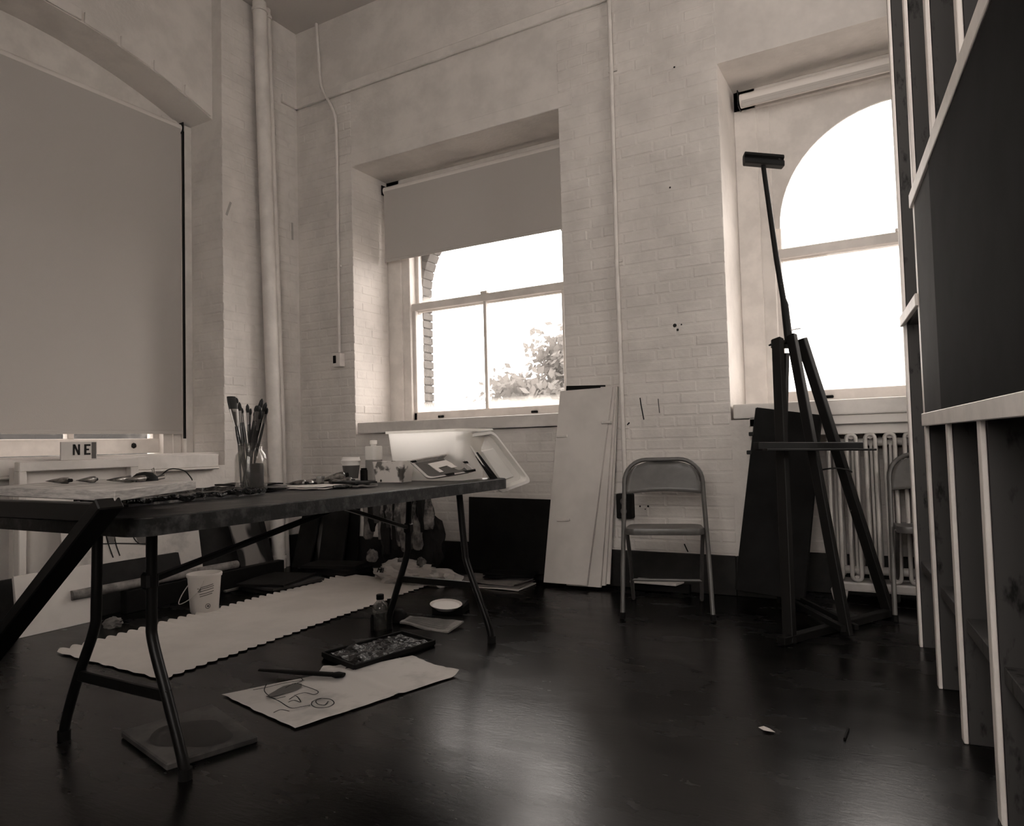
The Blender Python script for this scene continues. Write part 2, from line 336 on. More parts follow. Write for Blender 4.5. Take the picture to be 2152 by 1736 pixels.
# ---- painted bricks
def brick_mesh(L, name):
    d, h, c = .016, .060, .0055
    hx, hz = L/2, h/2
    v = [(-hx,d,-hz),(hx,d,-hz),(hx,d,hz),(-hx,d,hz),(-hx,0,-hz),(hx,0,-hz),(hx,0,hz),(-hx,0,hz),(-hx+c,-c*.45,-hz+c),(hx-c,-c*.45,-hz+c),(hx-c,-c*.45,hz-c),(-hx+c,-c*.45,hz-c)]
    f = [(8,9,10,11)]+[(4+i,4+(i+1)%4,8+(i+1)%4,8+i) for i in range(4)]+[(i,(i+1)%4,4+(i+1)%4,4+i) for i in range(4)]
    me = bpy.data.meshes.new(name); me.from_pydata(v, [], f)
    bm = bmesh.new(); bm.from_mesh(me); bmesh.ops.recalc_face_normals(bm, faces=bm.faces); bm.to_mesh(me); bm.free()
    me.materials.append(M['wall']); return me
BRK, HDR = brick_mesh(.203, 'brick'), brick_mesh(.0965, 'brick_header')
def bricks(parent, o, u, n, L, z0, z1, single=True, seed=1, keep=None, stuff=None):
    # o origin on the wall face, u direction along the wall, n outward normal
    r = random.Random(seed); o, u, n = V(o), V(u), V(n); ang = math.atan2(u.y, u.x); flip = (V((u.y,-u.x,0))-n).length > .1
    z = z0; k = 0; cnt = 0
    while z+.058 <= z1+.001:
        head = (k % 6 == 5); step = .1065 if head else .213; ln = .0965 if head else .203
        x = -(.1065 if k % 2 else 0)-(.03 if head else 0)
        while x < L:
            a, b = max(x, 0), min(x+ln, L)
            if b-a > .03 and (keep is None or keep((a+b)/2, z)):
                p = o+u*((a+b)/2)+V((0,0,z+.029-o.z)); dep = .0025+.0028*r.random()**2; sx = (b-a)/ln
                p = p+n*(dep-.0038); rz = ang+(math.pi if flip else 0); tilt = (r.random()-.5)*.014
                me = HDR if head else BRK
                if single:
                    b_ = bpy.data.objects.new('brick', me); COL.objects.link(b_); b_.parent = parent; b_.location = p-wl(parent); b_.rotation_euler = (0, tilt, rz); b_.scale = (sx, 1, 1)
                else:
                    Rm = Matrix.Rotation(rz, 3, 'Z') @ Matrix.Rotation(tilt, 3, 'Y')
                    stuff.add([p+Rm @ V((q.co.x*sx, q.co.y, q.co.z)) for q in me.vertices], [tuple(f.vertices) for f in me.polygons])
                cnt += 1
            x += step
        z += .0677; k += 1
    return cnt
X_, NY = (1,0,0), (0,-1,0)
cnt = bricks(wall_back, (C1,0,0), X_, NY, R0-C1, .232, 3.02, seed=3)          # pier between the two windows
st = MB()
bricks(wall_back, (C1,0,0), X_, NY, R0-C1, .232+.0677*41, H-.1, False, 4, None, st)
bricks(wall_back, (C0,0,0), X_, NY, C1-C0, .232, .985, False, 5, None, st)
bricks(wall_back, (.02,0,0), X_, NY, C0-.02, .232, 3.68, False, 6, None, st)
bricks(wall_back, (C0,NB-.01,0), (0,-1,0), (1,0,0), NB-.01, 1.10, 3.08, False, 8, None, st)
bricks(wall_back, (R0+.26,.27,0), X_, NY, R1-R0-.28, .232, .92, False, 9, None, st)
st.build('brick_courses', 'wall', wall_back, kind='stuff')
bricks(wall_left, (0,LY,0), (0,1,0), (1,0,0), -LY-.02, .232, H-.1, seed=12)
st = MB(); bricks(wall_left, (-.33,LY,0), X_, NY, .33, .90, 3.3, False, 14, None, st); st.build('brick_courses', 'wall', wall_left, kind='stuff')
for i in range(9):                                           # bricks of the shallow arch over the left bay
    a = LY-.02-i*.235; b = a-.215
    MB().prism([V((SP,a,lz(a)+.004)),V((SP,b,lz(b)+.004)),V((SP,b,lz(b)+.075)),V((SP,a,lz(a)+.075))], (.012+.012*rnd.random(),0,0)).build('arch_brick', 'wall', wall_left, bevel=.004)
for path, wd in (([(1345,836),(1347,850),(1350,866),(1353,882)],.007),([(1383,838),(1385,858),(1386,868)],.004),([(1438,1143),(1442,1152),(1446,1160)],.007),([(1318,893),(1323,888)],.008)):
    pts = [at(x,y,1,-.0062) for x, y in path]; m = MB()
    for a, b in zip(pts, pts[1:]): m.beam(a, b, wd, .0014, V((0,-1,0)))
    m.build('paint_drip', 'ink', wall_back)
for x, y, r_ in ((1418,684,.012),(1424,693,.008),(1432,682,.005),(1345,1064,.006),(1362,1064,.007),(1356,1070,.004),(1408,394,.006),(1417,141,.006)):
    MB().lathe(at(x,y,1,-.0068), [(0,-.0008),(r_,-.0004),(r_*.8,.0008),(0,.001)], 8, Matrix.Rotation(math.pi/2,3,'X')).build('paint_spot', 'ink', wall_back)
for a, b in (((485,425),(476,452)),((614,468),(615,504))):
    MB().beam(at(*a,0,.0062), at(*b,0,.0062), .018, .0014, V((1,0,0))).build('scuff_mark', 'scuff', wall_left)
# ================================================================== windows
def sash_window(name, x0, x1, arch=False):
    cx = (x0+x1)/2
    root = thing(name, (cx, NB, LED), None, None, kind='structure')
    f = MB(); gl, gr = cx-.665, cx+.665
    for s in (-1, 1):
        a, b = (x0, gl-.10) if s < 0 else (gr+.10, x1)
        f.bb(a, b, NB, NB+.20, LED, 3.10)
        c = gl-.065 if s < 0 else gr+.065
        f.bb(c-.04, c+.04, NB+.02, NB+.20, LED, 3.10)
    f.bb(x0, x1, NB, NB+.20, 2.97, 3.10)
    f.build('casing', 'trim', root, bevel=.004)
    s = MB()                                                  # lower sash
    y0, y1 = NB+.05, NB+.09
    for a in (gl-.045, gr-.005): s.bb(a, a+.05, y0, y1, LED+.012, 2.06)
    s.bb(gl-.045, gr+.045, y0, y1, LED+.012, LED+.085); s.bb(gl-.045, gr+.045, y0-.004, y1, 2.005, 2.065)
    ls = s.build('lower_sash', 'trim', root, bevel=.004)
    MB().bb(cx-.013, cx+.013, y0+.004, y1-.004, LED+.085, 2.005).build('muntin', 'trim', ls, bevel=.003)
    for a, b in ((gl+.005, cx-.013), (cx+.013, gr-.005)): MB().bb(a, b, y0+.018, y0+.022, LED+.085, 2.005).build('pane', 'glass', ls)
    u = MB(); y2, y3 = NB+.10, NB+.14
    for a in (gl-.045, gr-.005): u.bb(a, a+.05, y2, y3, 1.99, 2.97)
    u.bb(gl-.045, gr+.045, y2, y3, 2.0, 2.045); u.bb(gl-.045, gr+.045, y2, y3, 2.90, 2.97)
    us = u.build('upper_sash', 'trim', root, bevel=.004)
    MB().bb(gl+.005, gr-.005, y2+.018, y2+.022, 2.045, 2.90).build('pane', 'glass', us)
    for dx in (-.42, .42):
        l = MB(); l.bb(cx+dx-.025, cx+dx+.025, y0-.022, y0, LED+.032, LED+.05); l.build('sash_lift', 'matblack', ls, bevel=.004)
    MB().bb(cx-.03, cx+.03, y0-.008, y0+.03, 2.065, 2.085).build('sash_lock', 'trim', ls, bevel=.004)
    if arch:
        h = MB(); arch_fill(h, gl-.06, gr+.06, cx, .655, 2.19, 2.99, NB+.032, NB+.048, 32)
        h.build('arched_head_panel', 'trim', root)
    return root
sash_window('window_2', C0, C1); sash_window('window_3', R0, R1, True)
def ledge(n, x0, x1, y0, yb, hump=.0):
    MB().bb(x0, x1, y0, yb, 1.005, LED).build('trim_%d' % n, 'trim', kind='structure', bevel=.008, seg=2)
ledge(4, C0+.055, C1+.02, -.045, NB+.06); ledge(5, R0+.015, R1, -.012, NB+.06)
MB().bb(R0+.1, R1, .03, .06, .90, 1.005).bb(R0+.1, R1, .0, .03, .955, 1.005).build('trim_6', 'trimbare', kind='structure', bevel=.004)
# left window
lw = thing('window_1', (-.42, -1.9, .88), None, None, kind='structure')
f = MB(); f.bb(-.52, -.345, LY-.06, LY, .88, 3.36); f.bb(-.52, -.345, LB, LB+.06, .88, 3.36); f.bb(-.56, -.42, LB, LY, 3.30, 3.75); f.bb(-.56,-.40,LY-.13,LY-.06,.88,3.36)
f.build('casing', 'trim', lw, bevel=.004)
br = MB().bb(-.52, -.46, LB+.06, LY-.13, .90, 1.005).build('bottom_rail', 'trim', lw, bevel=.004)
ym = [LY-.222-.60*i for i in range(5)]
for i, y in enumerate(ym): MB().bb(-.515, -.465, y-.022, y+.022, 1.005, 3.3).build('muntin', 'trim', lw, bevel=.003)
for a, b in zip(ym, ym[1:]): MB().bb(-.492, -.488, b+.022, a-.022, 1.005, 3.3).build('pane', 'glassclean', lw)
MB().bb(-.362, -.345, LY-.074, LY-.062, 1.0, 3.31).build('blind_channel', 'black', lw)
MB().lathe((-.458, -1.13, .955), [(0,-.02),(.016,-.012),(.018,0),(.014,.014),(0,.02)], 10).build('sash_knob', 'matblack', br)
MB().bb(-.46, -.06, LB, LY, .865, .895).build('trim_7', 'trimbare', kind='structure', bevel=.005)
MB().bb(-.06, .045, LB, LY-.085, .79, .882).bb(0,.055,LB,LY-.085,.775,.79).build('trim_8', 'trim', kind='structure', bevel=.006)
# ---- roller blinds
def blind(label, a, b, r, zb, ax, group=None):
    a, b = V(a), V(b); d = (b-a).normalized(); n = V((0,-1,0)) if ax == 'x' else V((1,0,0))
    t = thing('roller_blind', ((a+b)/2)-V((0,0,r)), label, 'blind')
    MB().cyl(a, b, r, n=20).build('roller', 'rail', t, smooth=40)
    for p, s in ((a,-1),(b,1)):
        m = MB(); m.box(p+d*s*.008+V((0,0,.005)), (.006 if ax=='x' else r*2.2, r*2.2 if ax=='x' else .006, r*2.4)); m.cyl(p+d*s*.004, p+d*s*.02, .008, n=8); m.build('bracket', 'black', t)
    zt = a.z; off = n*r*.95
    p0, p1 = a+off+d*.012, b+off-d*.012
    m = MB(); m.prism([V((p0.x,p0.y,zb)), V((p1.x,p1.y,zb)), V((p1.x,p1.y,zt)), V((p0.x,p0.y,zt))], -n*.0025); m.build('cloth', 'blind', t)
    m = MB(); q0, q1 = V((p0.x,p0.y,zb)), V((p1.x,p1.y,zb)); m.beam(q0+V((0,0,.012)), q1+V((0,0,.012)), .010, .026); m.build('hem_bar', 'blind', t, bevel=.003)
    return t
yb = NB-.055
p = at(816,404,1,yb-.03)
blind('half drawn grey roller blind over the middle window', (C0+.035,yb,2.965+.04), (C1-.035,yb,3.005), .034, 2.40+.005, 'x')
blind('white roller blind rolled right up above the arched window', (R0+.06,yb-.02,3.0), (R1-.05,yb-.02,3.0), .042, 2.945, 'x')
blind('long grey roller blind drawn down over the left window', (-.385,LB+.09,3.335), (-.385,LY-.075,3.335), .034, 1.035, 'y')
# ---- pipes
def riser(label, top, bot, r, cols):
    t = thing('heating_pipe', (bot[0],bot[1],0), label, 'pipe')
    MB().cyl(bot, top, r, n=20).build('pipe', 'trim', t, smooth=40)
    for k in cols:
        c = V(bot).lerp(V(top), k); MB().cyl(c-V((0,0,.012)), c+V((0,0,.012)), r+.008, n=20).build('collar', 'trim', t, smooth=40)
yt = at(558,135,0,.09); yb_ = at(588,990,0,.09)
dy = (yt.y-yb_.y)/(yt.z-yb_.z)
def py(z, o): return yb_.y+(z-yb_.z)*dy+o
riser('thick white heating pipe running up the corner', (.085,py(H,-.035),H), (.085,py(0,-.035),0), .052, (.02,.985))
riser('thin white pipe beside the thick one in the corner', (.06,py(H,.052),H), (.06,py(0,.052),0), .034, (.985,))
def conduit(label, pts, r, clamps):
    t = thing('conduit', pts[-1], label, 'conduit'); pts = [V(p) for p in pts]
    MB().tube(pts, r, 12).build('tubing', 'trim', t, smooth=50)
    for c in clamps: MB().box(V(c), (.06, .012, .018)).build('clamp', 'trim', t, bevel=.003)
    return t
def smoothpath(pts, n=6):
    pts = [V(p) for p in pts]; out = []
    for i in range(len(pts)-1):
        p0 = pts[max(i-1,0)]; p1, p2 = pts[i], pts[i+1]; p3 = pts[min(i+2,len(pts)-1)]
        for k in range(n):
            t = k/n; out.append(.5*((2*p1)+(p2-p0)*t+(2*p0-5*p1+4*p2-p3)*t*t+(3*p1-p0-3*p2+p3)*t**3))
    return out+[pts[-1]]
yc = -.022
conduit('bent white conduit running down to the switch box', [V((.255,yc,H))]+smoothpath([at(672,160,1,yc),at(676,185,1,yc),at(690,212,1,yc),at(704,243,1,yc),at(707,275,1,yc)])+[at(713,741,1,yc)], .013, [at(711,560,1,-.006)])
bx = at(711,757,1,-.03)
t = thing('switch_box', (bx.x,-.03,bx.z-.055), 'small white switch box on the wall below the bent conduit', 'switch')
MB().box(bx+V((0,0,0)), (.085,.056,.105)).build('box', 'trim', t, bevel=.006, seg=2)
MB().box(bx+V((-.012,-.03,.004)), (.030,.008,.06)).build('rocker', 'matblack', t, bevel=.003)
conduit('straight white conduit on the brick pier beside the leaning boards', [V((2.775,yc,H)), at(1296,550,1,yc), V((2.772,yc,.66))], .014, [at(1299,549,1,-.008), V((2.775,-.008,3.24)), V((2.773,-.008,.98))])
bx = at(1303,1063,1,-.03)
t = thing('outlet_box', (2.772,-.03,bx.z-.075), 'black double power outlet at the foot of the straight conduit', 'outlet')
MB().box((2.772,-.03,bx.z), (.10,.06,.15)).build('box', 'matblack', t, bevel=.005)
for dz in (.03, -.03): MB().lathe((2.772,-.0605,bx.z+dz), [(.019,0),(.021,.003),(.017,.006)], 14, Matrix.Rotation(math.pi/2,3,'X')).build('socket', 'steel', t)
# ================================================================== outside
MB().bb(-60, 80, .8, 140, -5.2, -5.0).build('ground', 'ground', kind='structure')
def tree(loc, h, rx, seed, label, nleaf, spread=1.):
    r = random.Random(seed); t = thing('tree', loc, label, 'tree'); L = V(loc); top = L+V((0,0,h))
    b = MB(); b.tube([L, L+V((.1,0,h*.45)), top-V((0,0,h*.1))], [.28,.2,.05], 8)
    blobs = []
    for i in range(30):
        a = r.random()*6.283; k = r.random(); e = L+V((math.cos(a)*rx*k*spread, math.sin(a)*rx*k, h*(.62+.36*r.random()*(1-.5*k))))
        s = L+V((0,0,h*(.35+.3*r.random()))); b.tube([s, (s+e)/2+V((0,0,.2)), e], [.09,.05,.015], 5); blobs.append((e, rx*(.16+.16*r.random())))
    b.build('branches', 'bark', t)
    m = MB()
    for i in range(nleaf):
        c, s = blobs[i % len(blobs)]; p = c+V((r.gauss(0,1),r.gauss(0,1),r.gauss(0,.8)))*s*.55
        u = V((r.gauss(0,1),r.gauss(0,1),r.gauss(0,1))).normalized(); q = u.orthogonal().normalized(); s2 = .09+.09*r.random()
        m.add([p-u*s2, p+q*s2*.6, p+u*s2, p-q*s2*.6], [(0,1,2,3)])
    f = m.build('foliage', 'leaf', t); f['kind'] = 'stuff'
TD = 16.
a = at(1190,800,1,TD); tree((a.x,TD,-5), 9.3, 2.5, 5, 'leafy tree rising highest behind the middle window', 5200)
a = at(1075,830,1,TD); tree((a.x,TD+1,-5), 8.7, 2.2, 9, 'leafy tree behind the muntin of the middle window', 4200)
a = at(960,860,1,TD); tree((a.x,TD+3,-5), 8.1, 2.2, 13, 'low tree at the left of the middle window', 3400)
nb = thing('building', (-5,-3,-5), 'dark brick building close outside the left window', 'building')
MB().bb(-6,-4.5,-11,3,-5,4.6).build('brick_front', 'darkbrick', nb); MB().bb(-6.05,-4.4,-11,3,4.6,4.75).build('coping', 'brickout', nb)
# ================================================================== radiator
t = thing('radiator', (4.5,.10,0), 'white cast iron column radiator under the arched window', 'radiator')
pitch = .0915; x0 = 3.945; zt, zb = .905, .115
def section(cx):
    m = MB(); hw = .031; y0, y1 = .035, .195
    for s in (-1, 1):
        for yy in (y0, y1): m.tube([(cx+s*.023,yy,zb+.03),(cx+s*.023,yy,zt-.03)], .0105, 8)
    for yy in (y0, y1):
        for z, sg in ((zb+.03,-1),(zt-.03,1)):
            m.tube([(cx+.023*math.cos(a), yy, z+sg*.023*math.sin(a)) for a in [math.pi*i/8 for i in range(9)]], .0105, 8)
    m.bb(cx-.006, cx+.006, y0+.06, y1, zb+.02, zt-.02)
    m.tube([(cx,y0,zt-.015),(cx,(y0+y1)/2,zt+.002),(cx,y1,zt-.015)], .018, 8); m.tube([(cx,y0,zb+.015),(cx,y1,zb+.015)], .018, 8)
    return m
n = 13
for i in range(n): section(x0+i*pitch).build('radiator_section', 'radiator', t, smooth=50)
for z_ in (zb+.05, zt-.05): MB().cyl((x0,.115,z_),(x0+(n-1)*pitch,.115,z_),.022).build('header', 'radiator', t, smooth=50)
MB().bb(x0-.03,x0+(n-1)*pitch+.03,.04,.19,.06,.112).build('plinth_bar', 'radiator', t, bevel=.012, seg=2)
for i in (0, 6, n-1):
    MB().prism([(x0+i*pitch-.03,.045,0),(x0+i*pitch+.03,.045,0),(x0+i*pitch+.045,.045,.07),(x0+i*pitch-.045,.045,.07)],(0,.14,0)).build('foot', 'radiator', t, bevel=.008)
# ================================================================== folding chairs
def folding_chair(label, group):
    t = thing('folding_chair', (0,0,0), label, 'chair', group)
    tw = .221
    def U(r0):
        pts = [(-tw,-.21,0),(-tw+.004,-.12,.25),(-tw+.010,-.03,.47),(-tw+.014,.05,.64)]
        R = .12; zc = .79-R; cx = tw-.014-R
        def yz(z): return .05+(z-.64)*.36
        for i in range(9):
            a = math.pi-(math.pi/2)*i/8; z = zc+R*math.sin(a); pts.append((-cx+R*math.cos(a), yz(z), z))
        return pts+[(-x,y,z) for x,y,z in reversed(pts)]
    ff = MB().tube(U(0), .0118, 10).build('front_frame', 'steel', t, smooth=60)
    b = MB(); R = .108; zc = .79-.12; cx = tw-.014-.12
    def outline(z):
        if z <= zc: return tw-.018
        return cx+math.sqrt(max(.0, R*R-(z-zc)**2))
    def fb(u, v):
        s = 2*u-1; zbm = .607+.012*math.cos(s*math.pi/2)*1.0; z = zbm+(.786-.008-zbm)*v; x = s*outline(min(z, zc+R)); 
        return (x, .05+(z-.64)*.36+.018*(1-s*s), z)
    b.grid(fb, 16, 8); bo = b.build('backrest', 'steel', t, smooth=60); md = bo.modifiers.new('t','SOLIDIFY'); md.thickness = .006
    s = MB(); pts = []
    for sx, sy in ((-1,-1),(1,-1),(1,1),(-1,1)):
        for i in range(6):
            a = {(-1,-1):math.pi,(1,-1):1.5*math.pi,(1,1):0,(-1,1):.5*math.pi}[(sx,sy)]+i*math.pi/10
            pts.append(V((sx*(.196-.05)+.05*math.cos(a), -.02+sy*(.195-.05)+.05*math.sin(a), .408+.010*(-sy))))
    s.prism(pts, (0,0,.034)); s.build('seat', 'steel', t, bevel=.007, seg=2, smooth=50)
    for q in (-1, 1):
        rl = MB().tube([(q*.186,.225,0),(q*.188,.06,.25),(q*.19,-.13,.425)], .0105, 10).build('rear_leg', 'steel', t, smooth=60)
        MB().cyl((q*tw,-.21,0),(q*tw,-.208,.03),.0145).build('foot_cap', 'matblack', ff); MB().cyl((q*.186,.225,0),(q*.186,.222,.03),.0135).build('foot_cap', 'matblack', rl)
        MB().beam((q*.205,-.02,.43),(q*.205,.10,.60),.004,.016).build('hinge_strut', 'steel', t, bevel=.002)
    MB().cyl((-.187,.135,.13),(.187,.135,.13),.008,n=8).build('rear_crossbar', 'steel', t)
    return t
ch = folding_chair('grey metal folding chair standing in front of the brick pier', 'grey folding chairs')
fl, fr = at(1308,1300,2,0), at(1500,1305,2,0)
def place_chair(o, fl, fr):
    d = (fr-fl).normalized(); a = math.atan2(d.y, d.x); mid = (fl+fr)/2; back = V((-d.y,d.x,0))
    o.location = mid+back*.21; o.rotation_euler = (0,0,a)
c2 = copytree(ch); c2['label'] = 'folding chair in front of the radiator, half hidden by the timber rack'
place_chair(ch, fl, fr)
l2 = at(1882,1306,2,0); place_chair(c2, l2, l2+V((.44,.03,0)))
# ================================================================== timber rack on the right
A = V((4.318,-.706,0)); D = V((-.102,1,0)).normalized(); N_ = V((-D.y,D.x,0))    # N_ faces the aisle
K = [0, .535, 1.02, 1.49, 1.93]
rk = thing('timber_rack', A-D*1.0-N_*.3, 'tall open timber stud rack with front edges whitened as if lit at the right', 'rack')
def rp(k, off, z): return A-D*k-N_*off+V((0,0,z))
for row in (0., 1.02):
    for i, k in enumerate(K):
        if row and i in (1,3): continue
        o = row
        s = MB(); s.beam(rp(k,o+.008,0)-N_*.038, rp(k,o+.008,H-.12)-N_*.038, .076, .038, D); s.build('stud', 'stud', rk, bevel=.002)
        if not row: MB().beam(rp(k,0,0), rp(k,0,H-.12), .012, .040, D).build('lit_edge_strip', 'lit_edge', rk, bevel=.002)  # strip added and whitened to carry the light on the stud edge
def rail(k0, k1, z, h, deep, shelf=0.):
    MB().beam(rp(k0,-.008,z), rp(k1,-.008,z), .016, h).build('lit_shelf_edge', 'lit_edge', rk, bevel=.002)
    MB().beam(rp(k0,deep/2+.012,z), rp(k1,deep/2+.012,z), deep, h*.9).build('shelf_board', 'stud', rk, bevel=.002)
z1 = at(1922,418,1,(A-D*K[1]).y).z; rail(K[1]-.03, K[4]+.2, z1, .05, 1.05)
z2 = at(1916,655,1,(A-D*.25).y).z; rail(-.02, K[1], z2, .045, .07)
z3 = at(1957,882,1,(A-D*K[1]).y).z; rail(K[1]+.01, K[4]+.2, z3, .045, 1.05)
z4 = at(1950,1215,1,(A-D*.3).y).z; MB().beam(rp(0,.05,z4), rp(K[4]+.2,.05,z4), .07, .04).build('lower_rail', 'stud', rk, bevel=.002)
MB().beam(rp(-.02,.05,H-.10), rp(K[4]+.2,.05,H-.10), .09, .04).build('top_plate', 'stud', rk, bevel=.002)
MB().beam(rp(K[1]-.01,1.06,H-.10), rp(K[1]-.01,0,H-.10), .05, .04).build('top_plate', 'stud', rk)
for k0, k1, o, mt_ in ((K[1]+.045, K[1]+.43, .004, 'greypanel'), (K[1]+.45, K[4]+.15, .0, 'darkpanel')):
    pn = MB(); pn.prism([rp(k0,o,z3+.024), rp(k1,o,z3+.024), rp(k1,o,z1-.027), rp(k0,o,z1-.027)], N_*.012); pn.build('side_panel', mt_, rk)
# ================================================================== easel
ap = at(1657,722,1,-.41); eL = at(1660,1352,2,0); eR = V((4.19,-.2,0))
ez = thing('easel', ((eL+eR)/2), 'dark paint-spattered wooden A-frame easel before the arched window', 'easel')
aL = at(1634,712,1,ap.y-.03); aR = at(1684,712,1,ap.y+.07)
side = (eR-eL).normalized(); fwd = V((side.y,-side.x,0))
MB().beam(eL, aL, .034, .05, fwd).build('leg', 'easel', ez, bevel=.003)
MB().beam(eR, aR, .034, .05, fwd).build('leg', 'easel', ez, bevel=.003)
mf = at(1772,1335,2,0.01); mu = at(1656,705,1,ap.y+.015); mdir = (mu-mf).normalized()
MB().beam(mf+fwd*.02, mu+fwd*.02, .032, .045, fwd).build('mast', 'easel', ez, bevel=.003)
t0 = at(1658,720,1,ap.y+.02); t1 = at(1604,348,1,ap.y+.10)
MB().tube([t0, at(1649,640,1,ap.y+.03), at(1646,628,1,ap.y+.032), at(1632,545,1,ap.y+.05), t1], [.021,.019,.0145,.014,.0125], 10).build('mast_pole', 'easel', ez, smooth=40)
h0, h1 = at(1563,334,1,ap.y+.06), at(1646,341,1,ap.y+.14); hd = (h1-h0).normalized(); hu = V((0,0,1)); hn = hd.cross(hu)
cm = MB(); prof = [(-.03,-.028),(.03,-.03),(.034,-.004),(.018,.006),(.034,.014),(.03,.03),(-.022,.026),(-.034,.012),(-.034,-.016)]
cm.prism([h0+hn*a+hu*b for a, b in prof], h1-h0); cm.build('canvas_clamp', 'easel', ez, bevel=.006, seg=2)
cb0, cb1 = at(1625,722,1,ap.y), at(1690,724,1,ap.y+.08); MB().beam(cb0-fwd*.01, cb1-fwd*.01, .022, .042).build('crossbar', 'easel', ez, bevel=.002)
MB().cyl(at(1616,726,1,ap.y-.02), at(1628,722,1,ap.y), .004, .010, 8).build('bolt', 'black', ez)
tr0, tr1 = at(1588,937,1,-.80), at(1808,937,1,-.42)
MB().beam(tr0, tr1, .045, .035).build('tray', 'easel', ez, bevel=.003)
MB().beam(tr0+V((0,0,-.018))+fwd*.03, tr1+(tr1-tr0).normalized()*.02+V((0,0,-.018))+fwd*.03, .09, .010).build('tray_lip', 'easel', ez, bevel=.002)
rf = V((3.66,-.09,.005)); MB().beam(at(1652,742,1,ap.y+.05), rf, .03, .022, fwd).build('rear_leg', 'easel', ez, bevel=.002)
s0, s1 = at(1772,1322,2,.05), V((3.66,-.13,.05)); MB().beam(s0, s1, .022, .025).build('floor_strut', 'easel', ez); MB().beam(s0+V((.05,.05,0)), s1+V((.05,.05,0)), .018, .022).build('floor_strut', 'easel', ez)
MB().beam(eL-side*.06+V((0,0,.02)), eR+side*.02+V((0,0,.02)), .04, .035).build('foot_bar', 'easel', ez, bevel=.003)
MB().cyl(at(1661,694,1,ap.y), at(1683,690,1,ap.y+.01), .003, n=6).build('peg', 'wood', ez)
st_ = MB(); st_.tube(smoothpath([at(1716,990,1,-.44),at(1735,986,1,-.46),at(1757,984,1,-.45),at(1780,987,1,-.40),at(1790,992,1,-.36)]), .004, 6); st_.build('string', 'ink', ez)
# ---- black portfolio leaning behind it
TL, TR, BLp, BRp = at(1590,856,1,-.10), at(1726,872,1,-.10), at(1546,1240,1,-.22), at(1690,1263,1,-.22)
BRp = V((BRp.x,BRp.y,max(BRp.z,0.0)))
pf = thing('portfolio', ((BLp+BRp)/2)*1.0, 'tall black portfolio case leaning in the window bay behind the easel', 'portfolio')
nrm = (TR-TL).cross(BLp-TL).normalized(); nrm = nrm if nrm.y < 0 else -nrm
MB().prism([TL,TR,BRp,BLp], -nrm*.012).build('front_board', 'matblack', pf, bevel=.002)
bk = -nrm*.05; MB().prism([TL+bk,TR+bk,BRp+bk,BLp+bk], -nrm*.012).build('back_board', 'matblack', pf, bevel=.002)
MB().beam(TL+bk*.6+(TR-TL).normalized()*.008, BLp+bk*.6+(BRp-BLp).normalized()*.008, .036, .012, nrm).build('spine', 'darkcanvas', pf)
for y in (912, 951): c = TL.lerp(BLp, (y-856)/379.)+bk*.5; MB().box(c-(TR-TL).normalized()*.014, (.03,.022,.022)).build('buckle', 'black', pf, bevel=.003)
# ================================================================== white boards leaning on the pier
def board(name, quad, th, mt, label, cat, group=None, lift=V((0,0,0))):
    q = [V(p) for p in quad]; n = (q[1]-q[0]).cross(q[3]-q[0]).normalized()
    if n.y < 0: n = -n
    t = thing(name, (q[2]+q[3])/2, label, cat, group)
    MB().prism(q, n*th).build('panel', mt, t, bevel=.0015)
    return t, n
def lean(xl_t, xr_t, xl_b, xr_b, yt, yb, zt_px, zb_px):
    return [at(xl_t,zt_px[0],1,yt), at(xr_t,zt_px[1],1,yt), at(xr_b,zb_px[1],1,yb), at(xl_b,zb_px[0],1,yb)]
def std(tl, tr, br, bl, yt, yb): return [at(*tl,1,yt), at(*tr,1,yt), at(*br,1,yb), at(*bl,1,yb)]
q = std((1177,822),(1287,813),(1233,1231),(1142,1224),-.085,-.20)
b1, n1 = board('foam_board', q, .022, 'whiteboard', 'widest white panel, frontmost of the leaning stack, with three small cleats', 'panel', 'white panels leaning on the pier')
for px, py_, wd in ((1181,917,22),(1274,888,20),(1184,1093,27)):
    k = (py_-818)/410.; yy = -.085+(-.20+.085)*k-.004
    MB().beam(at(px-wd/2,py_,1,yy), at(px+wd/2,py_-1,1,yy), .014, .016).build('cleat', 'whiteboard', b1, bevel=.002)
q = std((1262,815),(1292,812),(1262,1235),(1190,1230),-.062,-.172); b2, _ = board('foam_board', q, .02, 'whiteboard', 'white panel just behind the cleated one in the leaning stack', 'panel', 'white panels leaning on the pier')
q = std((1262,814),(1297,811),(1272,1231),(1205,1228),-.040,-.148); b3, _ = board('foam_board', q, .018, 'whiteboard', 'third white panel back in the leaning stack', 'panel', 'white panels leaning on the pier')
q = std((1262,813),(1299,812),(1281,1228),(1225,1224),-.020,-.126); b4, _ = board('foam_board', q, .014, 'whiteboard', 'rearmost white panel of the leaning stack, next to the conduit', 'panel', 'white panels leaning on the pier')
q = std((1190,811),(1272,809),(1258,1215),(1160,1215),-.008,-.100); board('hardboard_sheet', q, .006, 'matblack', 'thin dark panel whose top edge shows behind the white leaning stack', 'panel')
# ---- black canvas under the sill
q = std((985,1044),(1165,1050),(1160,1205),(985,1196),-.03,-.10); q[2].z = q[3].z = max(0, min(q[2].z, q[3].z)); 
t, n_ = board('black_canvas', q, .03, 'matblack', 'large black canvas leaning on the wall right of the table', 'canvas')
